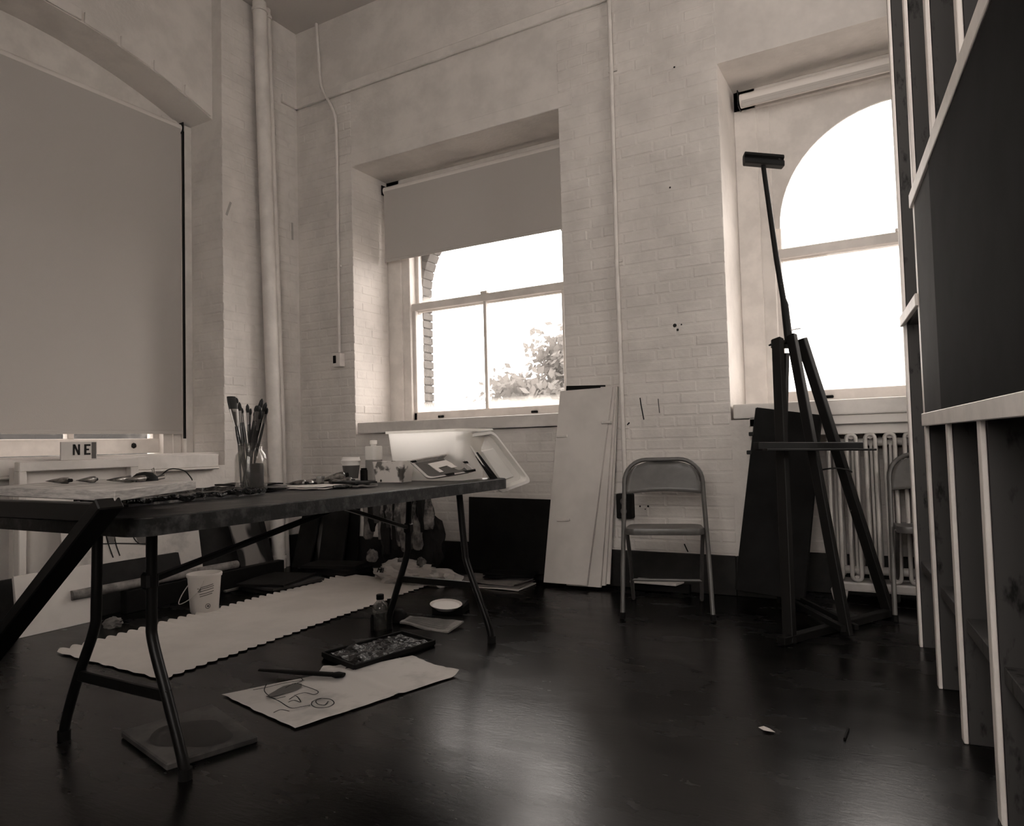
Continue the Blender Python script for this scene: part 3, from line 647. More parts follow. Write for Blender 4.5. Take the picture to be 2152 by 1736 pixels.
# ---- newspapers beside it
def sheetpile(name, cx, cy, z, wx, wy, ang, n, mt, label, cat, jit=.03, group=None, th=.006):
    t = thing(name, (cx,cy,z), label, cat, group); r = random.Random(int(cx*1000)); zz = z
    for i in range(n):
        a = ang+r.uniform(-.2,.2); ca, sa = math.cos(a), math.sin(a); ox, oy = r.uniform(-jit,jit), r.uniform(-jit,jit); sd = r.random()*9
        def fn(u, v, zz=zz, ox=ox, oy=oy, ca=ca, sa=sa, sd=sd):
            x, y = (u-.5)*wx, (v-.5)*wy; return (cx+ox+x*ca-y*sa, cy+oy+x*sa+y*ca, zz+th+.004*(1+mnoise.noise((u*3+sd,v*3,sd))))
        MB().grid(fn, 8, 6, th).build('sheet', mt if not isinstance(mt, list) else mt[i % len(mt)], t, smooth=40); zz += th+.004
    return t
c = (at(1010,1213,2,0)+at(1135,1222,2,0))/2
sheetpile('newspaper_pile', 1.95, -.24, 0, .46, .24, .1, 4, ['paper','cardboard','paper','cardboard'], 'low pile of folded newspapers on the floor below the black canvas', 'newspapers', .03)
sheetpile('dark_papers', 2.03, -.20, .046, .32, .17, .25, 3, 'matblack', 'crumpled dark papers lying on the newspaper pile', 'papers', .02)
# ---- small board behind the chair
MB().bb(2.83,3.16,-.075,-.022-.004,0,.05).build('dark_block', 'matblack', label='dark block on the floor under the small white board', cat='block', bevel=.004)
p0, p1, p2, p3 = at(1344,1221,1,-.11), at(1432,1226,1,-.11), at(1439,1214,1,-.035), at(1352,1210,1,-.035)
zz = .052
MB().prism([V((2.82,-.13,zz)),V((3.10,-.13,zz)),V((3.12,-.026,zz)),V((2.84,-.026,zz))],(0,0,.014)).build('small_board', 'whiteboard', label='small white board lying behind the chair legs', cat='board', bevel=.002)
# ================================================================== folding table
TX0, TX1, TY0, TY1, TZ = 1.89, 2.65, -3.10, -1.235, .735
tb = thing('folding_table', ((TX0+TX1)/2,(TY0+TY1)/2,0), 'long folding work table with a paint-stained top and black bent legs', 'table')
def rrect(x0, x1, y0, y1, r, z, n=6):
    pts = []
    for cx, cy, a0 in ((x1-r,y1-r,0),(x0+r,y1-r,.5),(x0+r,y0+r,1),(x1-r,y0+r,1.5)):
        for i in range(n+1): a = (a0+.5*i/n)*math.pi; pts.append(V((cx+r*math.cos(a),cy+r*math.sin(a),z)))
    return pts
MB().prism(rrect(TX0,TX1,TY0,TY1,.06,TZ-.012), (0,0,.012)).build('top_board', 'tabletop', tb, bevel=.004, seg=2)
e = MB(); o_ = rrect(TX0-.002,TX1+.002,TY0-.002,TY1+.002,.062,TZ-.048); i_ = rrect(TX0+.02,TX1-.02,TY0+.02,TY1-.02,.05,TZ-.048); n = len(o_)
e.add(o_+i_+[p+V((0,0,.044)) for p in o_]+[p+V((0,0,.036)) for p in i_], [(k,(k+1)%n,2*n+(k+1)%n,2*n+k) for k in range(n)]+[(n+k,3*n+k,3*n+(k+1)%n,n+(k+1)%n) for k in range(n)]+[(k,n+k,n+(k+1)%n,(k+1)%n) for k in range(n)]+[(2*n+k,2*n+(k+1)%n,3*n+(k+1)%n,3*n+k) for k in range(n)])
e.build('apron_rim', 'tableedge', tb, smooth=40)
def legframe(y, ytop, L, Rr):
    for pts in (L, Rr):
        lg = MB().tube(smoothpath([V(p) for p in pts], 5), .0155, 12).build('leg', 'black', tb, smooth=60)
        p = V(pts[0]); MB().cyl((p.x,p.y,0),(p.x,p.y,.03),.019).build('foot_cap', 'matblack', lg)
# near frame (right of the picture's leg pair is the camera-side one)
yn = -2.9
legframe(yn, yn, [(1.955,yn,0),(1.965,yn,.06),(2.035,yn,.211),(2.118,yn,.36),(2.130,yn,.44),(2.137,yn,.70)], [(2.548,yn,0),(2.535,yn,.06),(2.469,yn,.217),(2.408,yn,.36),(2.403,yn,.44),(2.405,yn,.70)])
MB().beam((2.03,yn,.215),(2.48,yn,.215),.02,.035).build('crossbar', 'black', tb, bevel=.003)
yf = -1.40
legframe(yf, yf, [(2.030,yf,0),(2.035,yf,.05),(2.057,yf,.118),(2.150,yf,.36),(2.162,yf,.44),(2.175,yf,.70)], [(2.625,yf,0),(2.618,yf,.05),(2.592,yf,.125),(2.505,yf,.34),(2.490,yf,.42),(2.465,yf,.70)])
MB().beam((2.10,yf,.25),(2.54,yf,.25),.02,.03).build('crossbar', 'black', tb, bevel=.003)
for ya, yb2, xb_, z_ in ((yn,-2.02,2.395,.53),(yf,-2.02,2.165,.50)):
    MB().beam((xb_,ya,z_),(xb_,yb2,.69),.026,.016).build('brace', 'black', tb, bevel=.002)
    MB().box((xb_,ya,z_),(.04,.04,.05)).build('brace_joint', 'black', tb, bevel=.008)
    MB().bb(2.1,2.5,yb2-.02,yb2+.02,.69,.722).build('pivot_bar', 'black', tb)
    MB().bb(2.05,2.52,ya-.02,ya+.02,.69,.722).build('pivot_bar', 'black', tb)
# ================================================================== small stand with a plank top at the near end
sz = .812; pc = at(241,1031,2,sz); pr = at(412,1010,2,sz); pl = at(145,1028,2,sz)
d1 = (pr-pc); d2 = (pl-pc).normalized()*.70
sd = thing('side_stand', (pc.x-.3,pc.y+.1,0), 'small stand with a thick plank top and slanting black legs at the left', 'stand')
MB().prism([pc,pc+d1,pc+d1+d2,pc+d2],(0,0,-.026)).build('plank_top', 'woodend', sd, bevel=.002)
yl = pc.y-.012
k0 = at(236,1050,1,yl); k1 = at(60,1274,1,yl); kd = (k1-k0).normalized(); k0 = k0-kd*((sz-.03-k0.z)/-kd.z)*0; k0 = k0+kd*((k0.z-(sz-.027))/(-kd.z)); k1 = k0+kd*(k0.z/(-kd.z))
MB().beam(k0, k1, .03, .060, V((0,1,0))).build('leg', 'black', sd, bevel=.003)
e0 = V((pc+d2*.9)); MB().beam(V((e0.x,yl,sz-.027)), V((e0.x+.06,yl,0)), .03, .06, V((0,1,0))).build('leg', 'black', sd, bevel=.003)
MB().beam(V((k0.x-.05,yl,sz-.05)), V((e0.x,yl,sz-.05)), .03, .045).build('under_rail', 'black', sd, bevel=.003)
def onplank(u, v): return pc+d1*u+d2*v
# little things on the plank
def ptube(loc, ang, L, r, label, grp='paint tubes', mt='tubem', cap='matblack', tilt=0.):
    d = V((math.cos(ang),math.sin(ang),tilt)).normalized(); a = V(loc)+V((0,0,r)); x, y, _ = frame(d)
    t = thing('paint_tube', loc, label, 'paint tube', grp); m = MB(); b0 = len(m.v); N2 = 12
    for k, (s, rx, rz) in enumerate(((0,1.25,.12),(.25,1.2,.55),(.6,1.05,.95),(.82,1,1),(.88,.5,.5))):
        for i in range(N2):
            an = 2*math.pi*i/N2; m.v.append(a+d*(L*s)+x*(r*rx*math.cos(an))+y*(r*rz*math.sin(an)))
    for k in range(4):
        for i in range(N2): m.f.append((k*N2+i,k*N2+(i+1)%N2,(k+1)*N2+(i+1)%N2,(k+1)*N2+i))
    m.f.append(tuple(range(N2-1,-1,-1))); m.f.append(tuple(range(4*N2,5*N2))); m.build('body', mt, t, smooth=40)
    MB().cyl(a+d*(L*.87), a+d*L, r*.55, r*.5, 10).build('cap', cap, t, smooth=40)
    return t
for i, (u, v, a_, l) in enumerate(((.32,.78,.4,'paint tube lying furthest left on the plank'),(.42,.58,2.,'small paint tube on the plank, second from the left'),(.52,.42,.9,'paint tube in the middle of the plank'),(.60,.32,1.7,'paint tube on the plank under the start of the wire'))):
    ptube(onplank(u,v)+V((0,0,.0005)), a_, .075, .010, l)
w_ = MB(); w_.tube(smoothpath([onplank(.66,.28)+V((0,0,.004)), at(335,1000,1,-2.55), at(352,988,1,-2.52), at(368,985.5,1,-2.5), at(388,990,1,-2.48), at(402,1005,1,-2.47), at(404,1012,1,-2.47)]), .0022, 6)
w_.build('wire', 'ink', label='thin black wire arching up from the plank', cat='wire')
cl = thing('clip', onplank(.97,.30), 'small bright metal clip at the far end of the plank', 'clip')
cp = onplank(.97,.30)
MB().tube([cp+V((0,0,.002)),cp+V((-.02,0,.035)),cp+V((-.012,0,.038)),cp+V((.006,0,.004))],.002,6).build('jaw', 'chrome', cl); MB().tube([cp+V((.0,0,.01)),cp+V((.03,.01,.016)),cp+V((.03,.01,.006)),cp+V((.005,0,.002))],.002,6).build('handle', 'chrome', cl)
dm = onplank(.86,.33)  # small black lid lying domed side up
MB().lathe(dm, [(.038,0),(.036,.012),(.022,.024),(0,.028)], 20).build('black_lid', 'matblack', label='small black domed lid lying on the plank under the wire', cat='dish', smooth=40)
# ================================================================== on the table
Z = TZ+.001
def T(px, py_, z=Z): return at(px, py_, 2, z)
# crusted palette
a0, a1 = V((2.22,-2.90,Z)), V((2.235,-2.37,Z))
cr = MB()
def cf(u, v):
    x = 1.97+.29*u; y = -2.88+.53*v; e_ = min(u,1-u,v,1-v)
    return (x+.01*mnoise.noise((u*9,v*9,1)), y+.012*mnoise.noise((u*9,v*9,5)), Z+.012+.010*mnoise.noise((u*7,v*12,0))+(.012 if e_ < .04 else 0)+.012*abs(mnoise.noise((u*22,v*34,3))))
cr.grid(cf, 22, 34, .012)
pal = thing('crusted_palette', (2.11,-2.6,Z), 'long palette board crusted with dried paint at the near end of the table', 'palette')
cr.build('crust', 'darkcrust', pal, smooth=50); MB().bb(1.975,2.255,-2.875,-2.355,Z,Z+.008).build('board', 'palette', pal)
# jar of brushes
jc = T(528,1037); jr = .058; jh = .185
jar = thing('glass_jar', jc, 'large glass jar packed with brushes on the table', 'jar')
jp = [(0,.004),(jr*.86,.0),(jr,.012),(jr,.125),(jr*.93,.145),(jr*.72,.162),(jr*.70,.180),(jr*.74,.182),(jr*.74,.187),(jr*.70,.188),(jr*.66,.186),(jr*.66,.163),(jr*.89,.142),(jr*.95,.124),(jr*.95,.014),(0,.010)]
MB().lathe(jc, jp, 28).build('glass_body', 'jarglass', jar, smooth=50)
for k in range(2): MB().lathe(jc+V((0,0,.168+.008*k)), [(jr*.70,0),(jr*.745,.002),(jr*.70,.004)], 28).build('screw_thread', 'jarglass', jar, smooth=50)
MB().lathe(jc+V((.024,.004,.012)), [(0,0),(.026,0),(.027,.01),(.027,.09),(.024,.1),(0,.102)], 16).build('black_jar', 'matblack', label='small black bottle standing inside the glass jar', cat='bottle', smooth=50)
def brush(foot, tip, r, kind, label, grp):
    foot, tip = V(foot), V(tip); L = (tip-foot).length; d = (tip-foot)/L; t = thing('paintbrush', foot, label, 'brush', grp)
    fl = {'flat':.07,'round':.045,'slim':.035}[kind]; bl = {'flat':.052,'round':.034,'slim':.024}[kind]
    s1 = L-fl-bl; s2 = L-bl
    MB().tube([foot, foot+d*s1*.4, foot+d*s1*.85, foot+d*s1], [r*.45,r*.8,r*1.05,r*.8], 8).build('handle', 'handle', t, smooth=60)
    if kind == 'flat':
        MB().tube([foot+d*s1, foot+d*(s1+fl*.4), foot+d*s2], [r*.9,r*1.6,r*2.3], 12, flat=.35).build('ferrule', 'ferrule', t, smooth=60)
        MB().tube([foot+d*s2, foot+d*(s2+bl*.6), tip], [r*2.3,r*2.45,r*2.3], 12, flat=.35).build('bristles', 'brushblack', t, smooth=60)
    else:
        MB().tube([foot+d*s1, foot+d*s2], [r*.85,r*1.0], 10).build('ferrule', 'ferrule', t, smooth=60)
        MB().tube([foot+d*s2, foot+d*(s2+bl*.35), foot+d*(s2+bl*.75), tip], [r*1.0,r*1.35,r*1.05,r*.25], 10).build('bristles', 'brushblack', t, smooth=60)
def jt(px, py_, dd=0.): 
    p_ = at(px, py_, 1, jc.y+dd); return p_
bf = jc+V((-.012,0,.014))
def bfoot(k): return jc+V((-.03+.012*(k%4), -.02+.014*(k%3), .014))
GL, GR = 'brushes at the left of the jar', 'brushes at the right of the jar'
brush(bfoot(3), jt(486,834), .0082, 'flat', 'widest flat black brush at the left of the jar', None)
for i, (px, py_, dd, kd) in enumerate(((497,836,.02,'slim'),(503,845,-.01,'round'),(507,856,.0,'slim'))):
    brush(bfoot(i), jt(px,py_,dd), .0055, kd, ('slim dark brush touching the widest brush in the jar','round dark brush second to the right of the widest brush','shorter slim brush third to the right of the widest brush')[i], GL)
brush(bfoot(2), jt(520,849,.015), .0056, 'round', 'pale-tipped brush standing alone in the middle of the jar', None)
brush(bfoot(1), jt(527,858,-.02), .004, 'slim', 'thin short brush just right of the middle one in the jar', None)
brush(bfoot(0), jt(551,838,.02), .0064, 'round', 'tallest round brush leaning right in the jar', None)
brush(bfoot(0), jt(559,846,-.01), .0062, 'round', 'thick dark brush leaning furthest right in the jar', None)
for i, (px, py_, dd, kd) in enumerate(((539,852,.02,'slim'),(543,851,-.02,'slim'),(546,853,.0,'slim'),(562,857,.01,'slim'),(549,862,-.03,'round'),(536,864,.03,'slim'))):
    brush(bfoot(i), jt(px,py_,dd), .0048, kd, ('slim brush second from the left of the right-hand cluster in the jar','slim brush third from the left of the right-hand cluster in the jar','slim brush in the middle of the right-hand cluster in the jar','slim brush at the extreme right of the jar','round short-tipped brush low in the right-hand cluster','lowest slim brush at the left of the right-hand cluster')[i], GR)
# paper cup
cc = V((1.985,-1.60,Z)); cu = thing('paper_cup', cc, 'takeaway paper cup with dark sleeve and white lid on the table', 'cup')
MB().lathe(cc, [(0,.002),(.030,0),(.042,.098),(.0425,.100),(.040,.100),(.028,.006)], 24).build('cup_body', 'plastic', cu, smooth=50)
MB().lathe(cc, [(.0318,.016),(.0325,.016),(.0410,.078),(.0403,.078)], 24).build('sleeve', 'sleeve', cu, smooth=50)
MB().lathe(cc, [(.044,.096),(.0455,.099),(.0455,.103),(.0425,.106),(.041,.117),(.037,.117),(.035,.111),(0,.111)], 24).build('lid', 'plastic', cu, smooth=50)
# squeeze bottle
bc = V((1.985,-1.435,Z)); bt = thing('squeeze_bottle', bc, 'half full white squeeze bottle on the table beside the paper cup', 'bottle')
MB().prism(rrect(bc.x-.035,bc.x+.035,bc.y-.035,bc.y+.035,.018,Z), (0,0,.098)).build('filled_part', 'bottlefill', bt, smooth=40)
MB().prism(rrect(bc.x-.035,bc.x+.035,bc.y-.035,bc.y+.035,.018,Z+.098), (0,0,.070)).build('upper_body', 'lidplastic', bt, bevel=.006, seg=2, smooth=40)
MB().lathe(bc+V((0,0,.168)), [(.014,0),(.014,.008),(.018,.010),(.018,.028),(.006,.030),(0,.030)], 16).build('cap', 'clearplastic', bt, smooth=40)
# tub
tx0, tx1, ty0, ty1, th_ = 2.13, 2.56, -1.52, -1.26, .235
tu = thing('storage_tub', ((tx0+tx1)/2,(ty0+ty1)/2,Z), 'translucent white plastic storage tub glowing at the far end of the table', 'tub')
def tub(x0,x1,y0,y1,z0,h,r,tap,wt):
    rings = []
    for z, gx in ((0,tap),(h,0)):
        rings.append([p+V((0,0,0)) for p in rrect(x0+gx,x1-gx,y0+gx,y1-gx,r,z0+z)])
    n = len(rings[0]); m = MB(); vs_ = sum(rings, [])
    fs = [(k*n+i,k*n+(i+1)%n,(k+1)*n+(i+1)%n,(k+1)*n+i) for k in range(1) for i in range(n)]+[tuple(range(n-1,-1,-1))]
    return m.add(vs_, fs)
tub(tx0,tx1,ty0,ty1,Z,th_,.035,.022,.003).build('tub_body', 'clearplastic', tu, smooth=40)
rr_ = MB(); A1 = rrect(tx0-.012,tx1+.012,ty0-.012,ty1+.012,.045,Z+th_-.012); B1 = rrect(tx0,tx1,ty0,ty1,.035,Z+th_-.012); n = len(A1)
rr_.add(A1+B1+[p+V((0,0,.012)) for p in A1]+[p+V((0,0,.012)) for p in B1], [(k,(k+1)%n,2*n+(k+1)%n,2*n+k) for k in range(n)]+[(2*n+k,2*n+(k+1)%n,3*n+(k+1)%n,3*n+k) for k in range(n)]+[(k,n+k,n+(k+1)%n,(k+1)%n) for k in range(n)]).build('rim', 'clearplastic', tu, smooth=40)
MB().lathe((2.36,-1.40,Z+.006), [(0,0),(.026,0),(.028,.05),(.026,.10),(.024,.13),(0,.131)], 16).build('jar_in_tub', 'bottlefill', label='small jar standing inside the storage tub', cat='jar', smooth=40)
MB().blob((2.24,-1.42,Z+.05), (.05,.04,.05), 4, .3).build('rag_in_tub', 'rag', label='crumpled rag inside the storage tub at its left', cat='rag', smooth=60)
# white container with dark splashes in front of the tub
wc = V((2.24,-1.58,Z)); wt_ = thing('paint_container', wc, 'white container splashed with black paint between the bottle and the plastic palette', 'container')
tub(2.15,2.33,-1.65,-1.545,Z,.095,.02,.01,.003).build('container_body', 'splash', wt_, smooth=40)
# plastic palette tray tilted on it
def traymesh(TLp, TRp, BRp_, BLp_, depth, rim, mt_, root, floorm=None):
    TLp, TRp, BRp_, BLp_ = map(V, (TLp, TRp, BRp_, BLp_)); n_ = (TRp-TLp).cross(BLp_-TLp).normalized()
    if n_.dot(CAM-TLp) < 0: n_ = -n_
    def P(u, v, h): return TLp.lerp(TRp,u).lerp(BLp_.lerp(BRp_,u),v)+n_*h
    rr = rim; K2 = 5
    def ring(ins, h, rc=.12):
        pts = []
        for cu_, cv_, a0 in ((1-ins-rc,ins+rc,1.5),(1-ins-rc,1-ins-rc,0),(ins+rc,1-ins-rc,.5),(ins+rc,ins+rc,1)):
            for i in range(K2+1): a = (a0+.5*i/K2)*math.pi; pts.append(P(cu_+rc*math.cos(a), cv_+rc*math.sin(a), h))
        return pts
    rings = [ring(.0,-.004), ring(.0,.004), ring(.05,.004), ring(.08,-depth), ring(.05,-depth-.003), ring(.045,-.004)]
    n = len(rings[0]); m = MB(); m.add(sum(rings, []), [(k*n+i,k*n+(i+1)%n,((k+1)%6)*n+(i+1)%n,((k+1)%6)*n+i) for k in range(6) for i in range(n)])
    m.build('rim_and_walls', mt_, root, smooth=35)
    f_ = MB(); f_.prism(ring(.08,-depth-.001), -n_*.002); f_.build('tray_floor', floorm or mt_, root)
    return P, n_
pt_ = thing('plastic_palette', T(898,1008), 'tilted white plastic palette box smeared with paint at the table edge', 'palette')
PTL, PTR, PBR, PBL = at(858,968,1,-1.66), at(955,952,1,-1.47), at(1003,990,1,-1.46), at(899,1007,1,-1.63)
Pf, pn_ = traymesh(PTL, PTR, PBR, PBL, .018, .1, 'splash2', pt_, 'wash')
cz = MB(); cz.prism([Pf(.32,.25,-.015),Pf(.72,.22,-.015),Pf(.80,.62,-.015),Pf(.66,.62,-.015),Pf(.62,.48,-.015),Pf(.42,.52,-.015),Pf(.44,.74,-.015),Pf(.36,.74,-.015)], pn_*.006); cz.build('pale_insert', 'plastic', pt_)
for u, v, w2 in ((.45,.97,.10),(.86,.97,.13),(.97,.35,.06),(.97,.55,.05),(.06,.12,.06),(.9,.03,.08)):
    MB().prism([Pf(u-w2,v-.05,.0055),Pf(u+w2,v-.05,.0055),Pf(u+w2*.7,v+.05,.0055),Pf(u-w2*.8,v+.04,.0055)], pn_*.002).build('paint_smear', 'pool', pt_)
# big lid leaning at the far corner
ld = thing('tub_lid', at(1075,1030,1,-1.18), 'big translucent plastic lid leaning on the tub over the far table corner', 'lid')
LTL, LTR, LBR, LBL = at(971,914,1,-1.47), at(1036,905,1,-1.28), at(1117,1012,1,-1.06), at(1050,1037,1,-1.24)
Pl, ln_ = traymesh(LTL, LTR, LBR, LBL, .024, .08, 'lidplastic', ld)
MB().prism([Pl(.3,.30,-.020),Pl(.7,.30,-.020),Pl(.7,.84,-.020),Pl(.3,.84,-.020)], ln_*.006).build('raised_panel', 'lidplastic', ld, bevel=.003)
MB().prism([LTL-ln_*.03, LTR-ln_*.03, LTR+ln_*.008, LTL+ln_*.008], (LTL-LBL).normalized()*.012).build('end_lip', 'lidplastic', ld, bevel=.003)
MB().prism([at(997,952,1,-1.40), at(1004,950,1,-1.36), at(1047,1006,1,-1.27), at(1030,1003,1,-1.31)], (.0,.012,-.02)).build('dark_folder', 'matblack', label='black strip wedged between the tub and its leaning lid', cat='strip')
# tubes, knives and scraps in the middle of the table
def TP(px, X): 
    d_ = at(px, 1010, 0, X); return V((X, d_.y, Z))
sp = ((605,1.97,.2,'crumpled paint tube at the left of the scatter behind the jar'),(628,2.00,1.2,'dark paint tube lying behind the glass jar'),(648,2.05,2.2,'short paint tube in the middle of the scatter'),(702,2.06,.3,'paint tube left of the paper cup'),(716,2.15,2.8,'crumpled dark tube in front of the paper cup'))
for px, X, a_, l in sp: ptube(TP(px,X), a_, .10, .015, l)
ptube(TP(672,2.03), 1.0, .13, .019, 'largest bright metal paint tube lying across the others', tilt=.18)
vv = TP(673,2.16); vl = thing('glass_vial', vv, 'small clear plastic cup standing among the tubes', 'cup')
MB().lathe(vv, [(0,.002),(.014,0),(.018,.045),(.017,.045),(.013,.003)], 16).build('cup_wall', 'vial', vl, smooth=50)
sheetpile('paper_scrap', 2.22, -2.08, Z, .13, .20, 1.5, 2, 'paper', 'crumpled white paper right of the glass jar', 'paper', .01, th=.003)
sheetpile('flat_box', 2.30, -1.93, Z, .10, .20, 1.35, 2, ['cardboard','darkcanvas'], 'flat dark box lying near the table edge before the tubes', 'box', .004, th=.007)
def knife(a, ang, L, label):
    d_ = V((math.cos(ang),math.sin(ang),0)); a = V(a)+V((0,0,.008)); t = thing('palette_knife', a, label, 'knife', 'palette knives')
    MB().tube([a,a+d_*L*.2,a+d_*L*.5],[.006,.008,.005],8).build('handle', 'handle', t, smooth=50); MB().beam(a+d_*L*.5,a+d_*L,.012,.0015).build('blade', 'chrome', t)
knife(TP(700,2.32), 1.25, .2, 'palette knife lying in front of the paper cup'); knife(TP(610,2.10), 1.5, .19, 'dark handled knife lying right of the glass jar')
knife(TP(800,2.20), 1.4, .2, 'knife lying in front of the squeeze bottle')
MB().lathe(TP(765,1.96)+V((0,0,0)), [(.018,0),(.018,.05),(.015,.052),(.015,.06),(0,.061)], 14).build('ink_bottle', 'matblack', label='small dark ink bottle between the cup and the squeeze bottle', cat='bottle', smooth=40)
sheetpile('dark_notebook', 2.02, -2.22, Z, .16, .24, 1.4, 3, ['darkcanvas','cardboard','matblack'], 'dark notebooks lying behind and left of the glass jar', 'notebook', .01, th=.006)
# ================================================================== on the sill at the left
NEz = .896; sg = thing('letter_sign', (.12,-1.75,NEz), 'small white sign with black stencilled letters NE below the left blind', 'sign')
SX = .13; s0_, s1_ = at(128,968,0,SX), at(204,968,0,SX); zT = at(204,928,0,SX).z; y0_, y1_ = s0_.y, s1_.y; NEz = at(200,966,0,.16).z+.001
sb_ = MB().bb(SX-.012,SX,y0_,y1_,NEz,zT).build('sign_board', 'whiteboard', sg, bevel=.002)
MB().bb(SX+.0002,SX+.001,y1_-.032,y1_-.006,NEz+.006,zT-.004).build('dark_border', 'wash', sb_)
hL = (zT-NEz); zb0, zt0 = NEz+hL*.27, NEz+hL*.86
def yat(px): return at(px,948,0,SX).y
def lt(pts): return [V((SX+.0003, yat(px), zb0+(zt0-zb0)*v)) for px, v in pts]
N1 = MB(); w_px = 4.2
N1.prism(lt(((153,0),(157,0),(157,1),(153,1))),(.0012,0,0)); N1.prism(lt(((153.5,1),(158,1),(168,0),(163.5,0))),(.0012,0,0)); N1.prism(lt(((164,0),(168,0),(168,1),(164,1))),(.0012,0,0))
N1.build('letter_N', 'ink', sb_)
E1 = MB(); E1.prism(lt(((177,0),(181.5,0),(181.5,1),(177,1))),(.0012,0,0))
for v0, v1, x1_ in ((0,.17,190),(.42,.58,187),(.83,1,190)): E1.prism(lt(((181,v0),(x1_,v0),(x1_,v1),(181,v1))),(.0012,0,0))
E1.build('letter_E', 'ink', sb_)
# white frame standing under the left sill
wf = thing('white_frame', (.10,-1.6,.0), 'white wooden frame standing under the left window sill', 'cabinet')
fx = .16; r0, r1 = at(130,972,0,fx), at(276,968,0,fx); rb0 = at(276,984,0,fx)
zf1, zf0 = .865, .81; ye = at(292,975,0,fx).y; ys_ = at(40,970,0,fx).y
zf1 = at(200,966,0,fx).z; zf0 = at(200,985,0,fx).z
MB().bb(fx-.05,fx,ys_,ye,zf0,zf1).build('top_rail', 'trim', wf, bevel=.004); MB().bb(fx-.05,fx,at(275,990,0,fx).y,ye,0,zf0).build('post', 'trim', wf, bevel=.004)
MB().bb(fx-.10,fx-.06,ys_,ye-.02,0,zf0+.02).build('back_panel', 'plastic', wf); MB().bb(fx-.05,fx,ys_,ys_+.04,0,zf0).build('post', 'trim', wf, bevel=.004)
# ================================================================== on the floor under and around the table
# long sheet with torn scalloped edge
P00, P10, P11, P01 = at(120,1372,2,.003), at(735,1208,2,.003), at(905,1227,2,.003), at(338,1428,2,.003)
def shf(u, v):
    p_ = P00.lerp(P10,u).lerp(P01.lerp(P11,u),v); e_ = (v-.5)*2; sc_ = .022*abs(math.sin(u*112)) + .006*mnoise.noise((u*20,v*3,2))
    dirv = (P01-P00).normalized(); dirl = (P10-P00).normalized(); ev = .010*abs(math.sin(v*22))+.008*mnoise.noise((v*9,u,7))
    out_ = p_+dirv*(sc_*(1 if v > .5 else -1)*abs(e_)**12)+dirl*(ev*(1 if u > .5 else -1)*abs(2*u-1)**40)
    return (out_.x, out_.y, .004+.004*(1+mnoise.noise((u*5,v*3,4)))+(.008*abs(math.sin(u*112)) if e_ < -.97 else 0))
MB().grid(shf, 360, 14, .0015).build('paper_sheet', 'paper', label='long white paper sheet with scalloped edges on the floor under the table', cat='paper', smooth=50)
# bucket
bk = at(432,1280,2,0); bk = V((.90,-1.52,0)); bu = thing('bucket', bk, 'white plastic bucket with printed label on the floor under the table', 'bucket')
bkc = at(430,1286,2,0); sc = 1.0
MB().lathe(bkc, [(0,.004),(.068,0),(.074,.01),(.088,.20),(.093,.20),(.095,.212),(.093,.218),(.086,.218),(.070,.012),(0,.010)], 32).build('bucket_body', 'plastic', bu, smooth=40); bub = bpy.context.scene.objects['bucket_body']
MB().tube(smoothpath([bkc+V((-.088,-.02,.17)), bkc+V((-.10,-.07,.10)), bkc+V((-.07,-.11,.06)), bkc+V((.0,-.105,.085)), bkc+V((.05,-.085,.13)), bkc+V((.075,-.06,.19))]), .0025, 6).build('handle', 'plastic', bu)
toc = (CAM-bkc); toc.z = 0; toc.normalize(); base_a = math.atan2(toc.y, toc.x)
def onb(da, z): r_ = .0735+(.0875-.0735)*z/.20+.0012; a = base_a+da; return bkc+V((r_*math.cos(a), r_*math.sin(a), z))
lb = MB()
for z, a0, a1 in ((.150,-.25,.55),(.140,-.35,.60),(.128,-.30,.58),(.112,-.32,.60),(.100,-.30,.5)):
    ps = [onb(a0+(a1-a0)*i/8, z+.014*i/8) for i in range(9)]
    for a, b in zip(ps, ps[1:]): lb.beam(a, b, .0012, .0035)
for zz_ in (.128,.136,.144): 
    ps = [onb(-.42+.2*i/3, zz_) for i in range(4)]
    for a, b in zip(ps, ps[1:]): lb.beam(a, b, .0012, .005)
lb.build('printed_lines', 'wash', bub)
em = MB(); ps = [onb(.22+.16*math.cos(k*math.pi/6), .045+.013*math.sin(k*math.pi/6)) for k in range(13)]
for a, b in zip(ps, ps[1:]): em.beam(a, b, .0012, .003)
em.beam(onb(.17,.042), onb(.24,.050), .0012, .006); em.beam(onb(.24,.050), onb(.28,.040), .0012, .005); em.build('round_emblem', 'wash', bub)
# sketch sheet
K00, K10, K11, K01 = at(466,1462,2,.002), at(866,1380,2,.002), at(965,1420,2,.002), at(620,1533,2,.002)
def kf(u, v):
    p_ = K00.lerp(K10,u).lerp(K01.lerp(K11,u),v); fold = abs(u-.58); z = .004+.006*math.exp(-(fold/.03)**2)+.003*(1+mnoise.noise((u*4,v*4,8)))
    wv = .008*mnoise.noise((u*7,v*7,3))*(1 if min(u,1-u,v,1-v) < .03 else 0); cu_ = .018*max(0,(u-.93)/.07)**2*max(0,(v-.5)*2)
    return (p_.x+wv, p_.y+wv, z+cu_)
sk = thing('sketch_sheet', (K00+K11)/2, 'folded sheet with an ink sketch lying on the floor before the table', 'drawing')
ks = MB().grid(kf, 60, 24, .0012).build('sheet', 'sketchpaper', sk, smooth=50)
def kp(px, py_): 
    p_ = at(px,py_,2,.008); return p_+V((0,0,.004))
ik = MB()
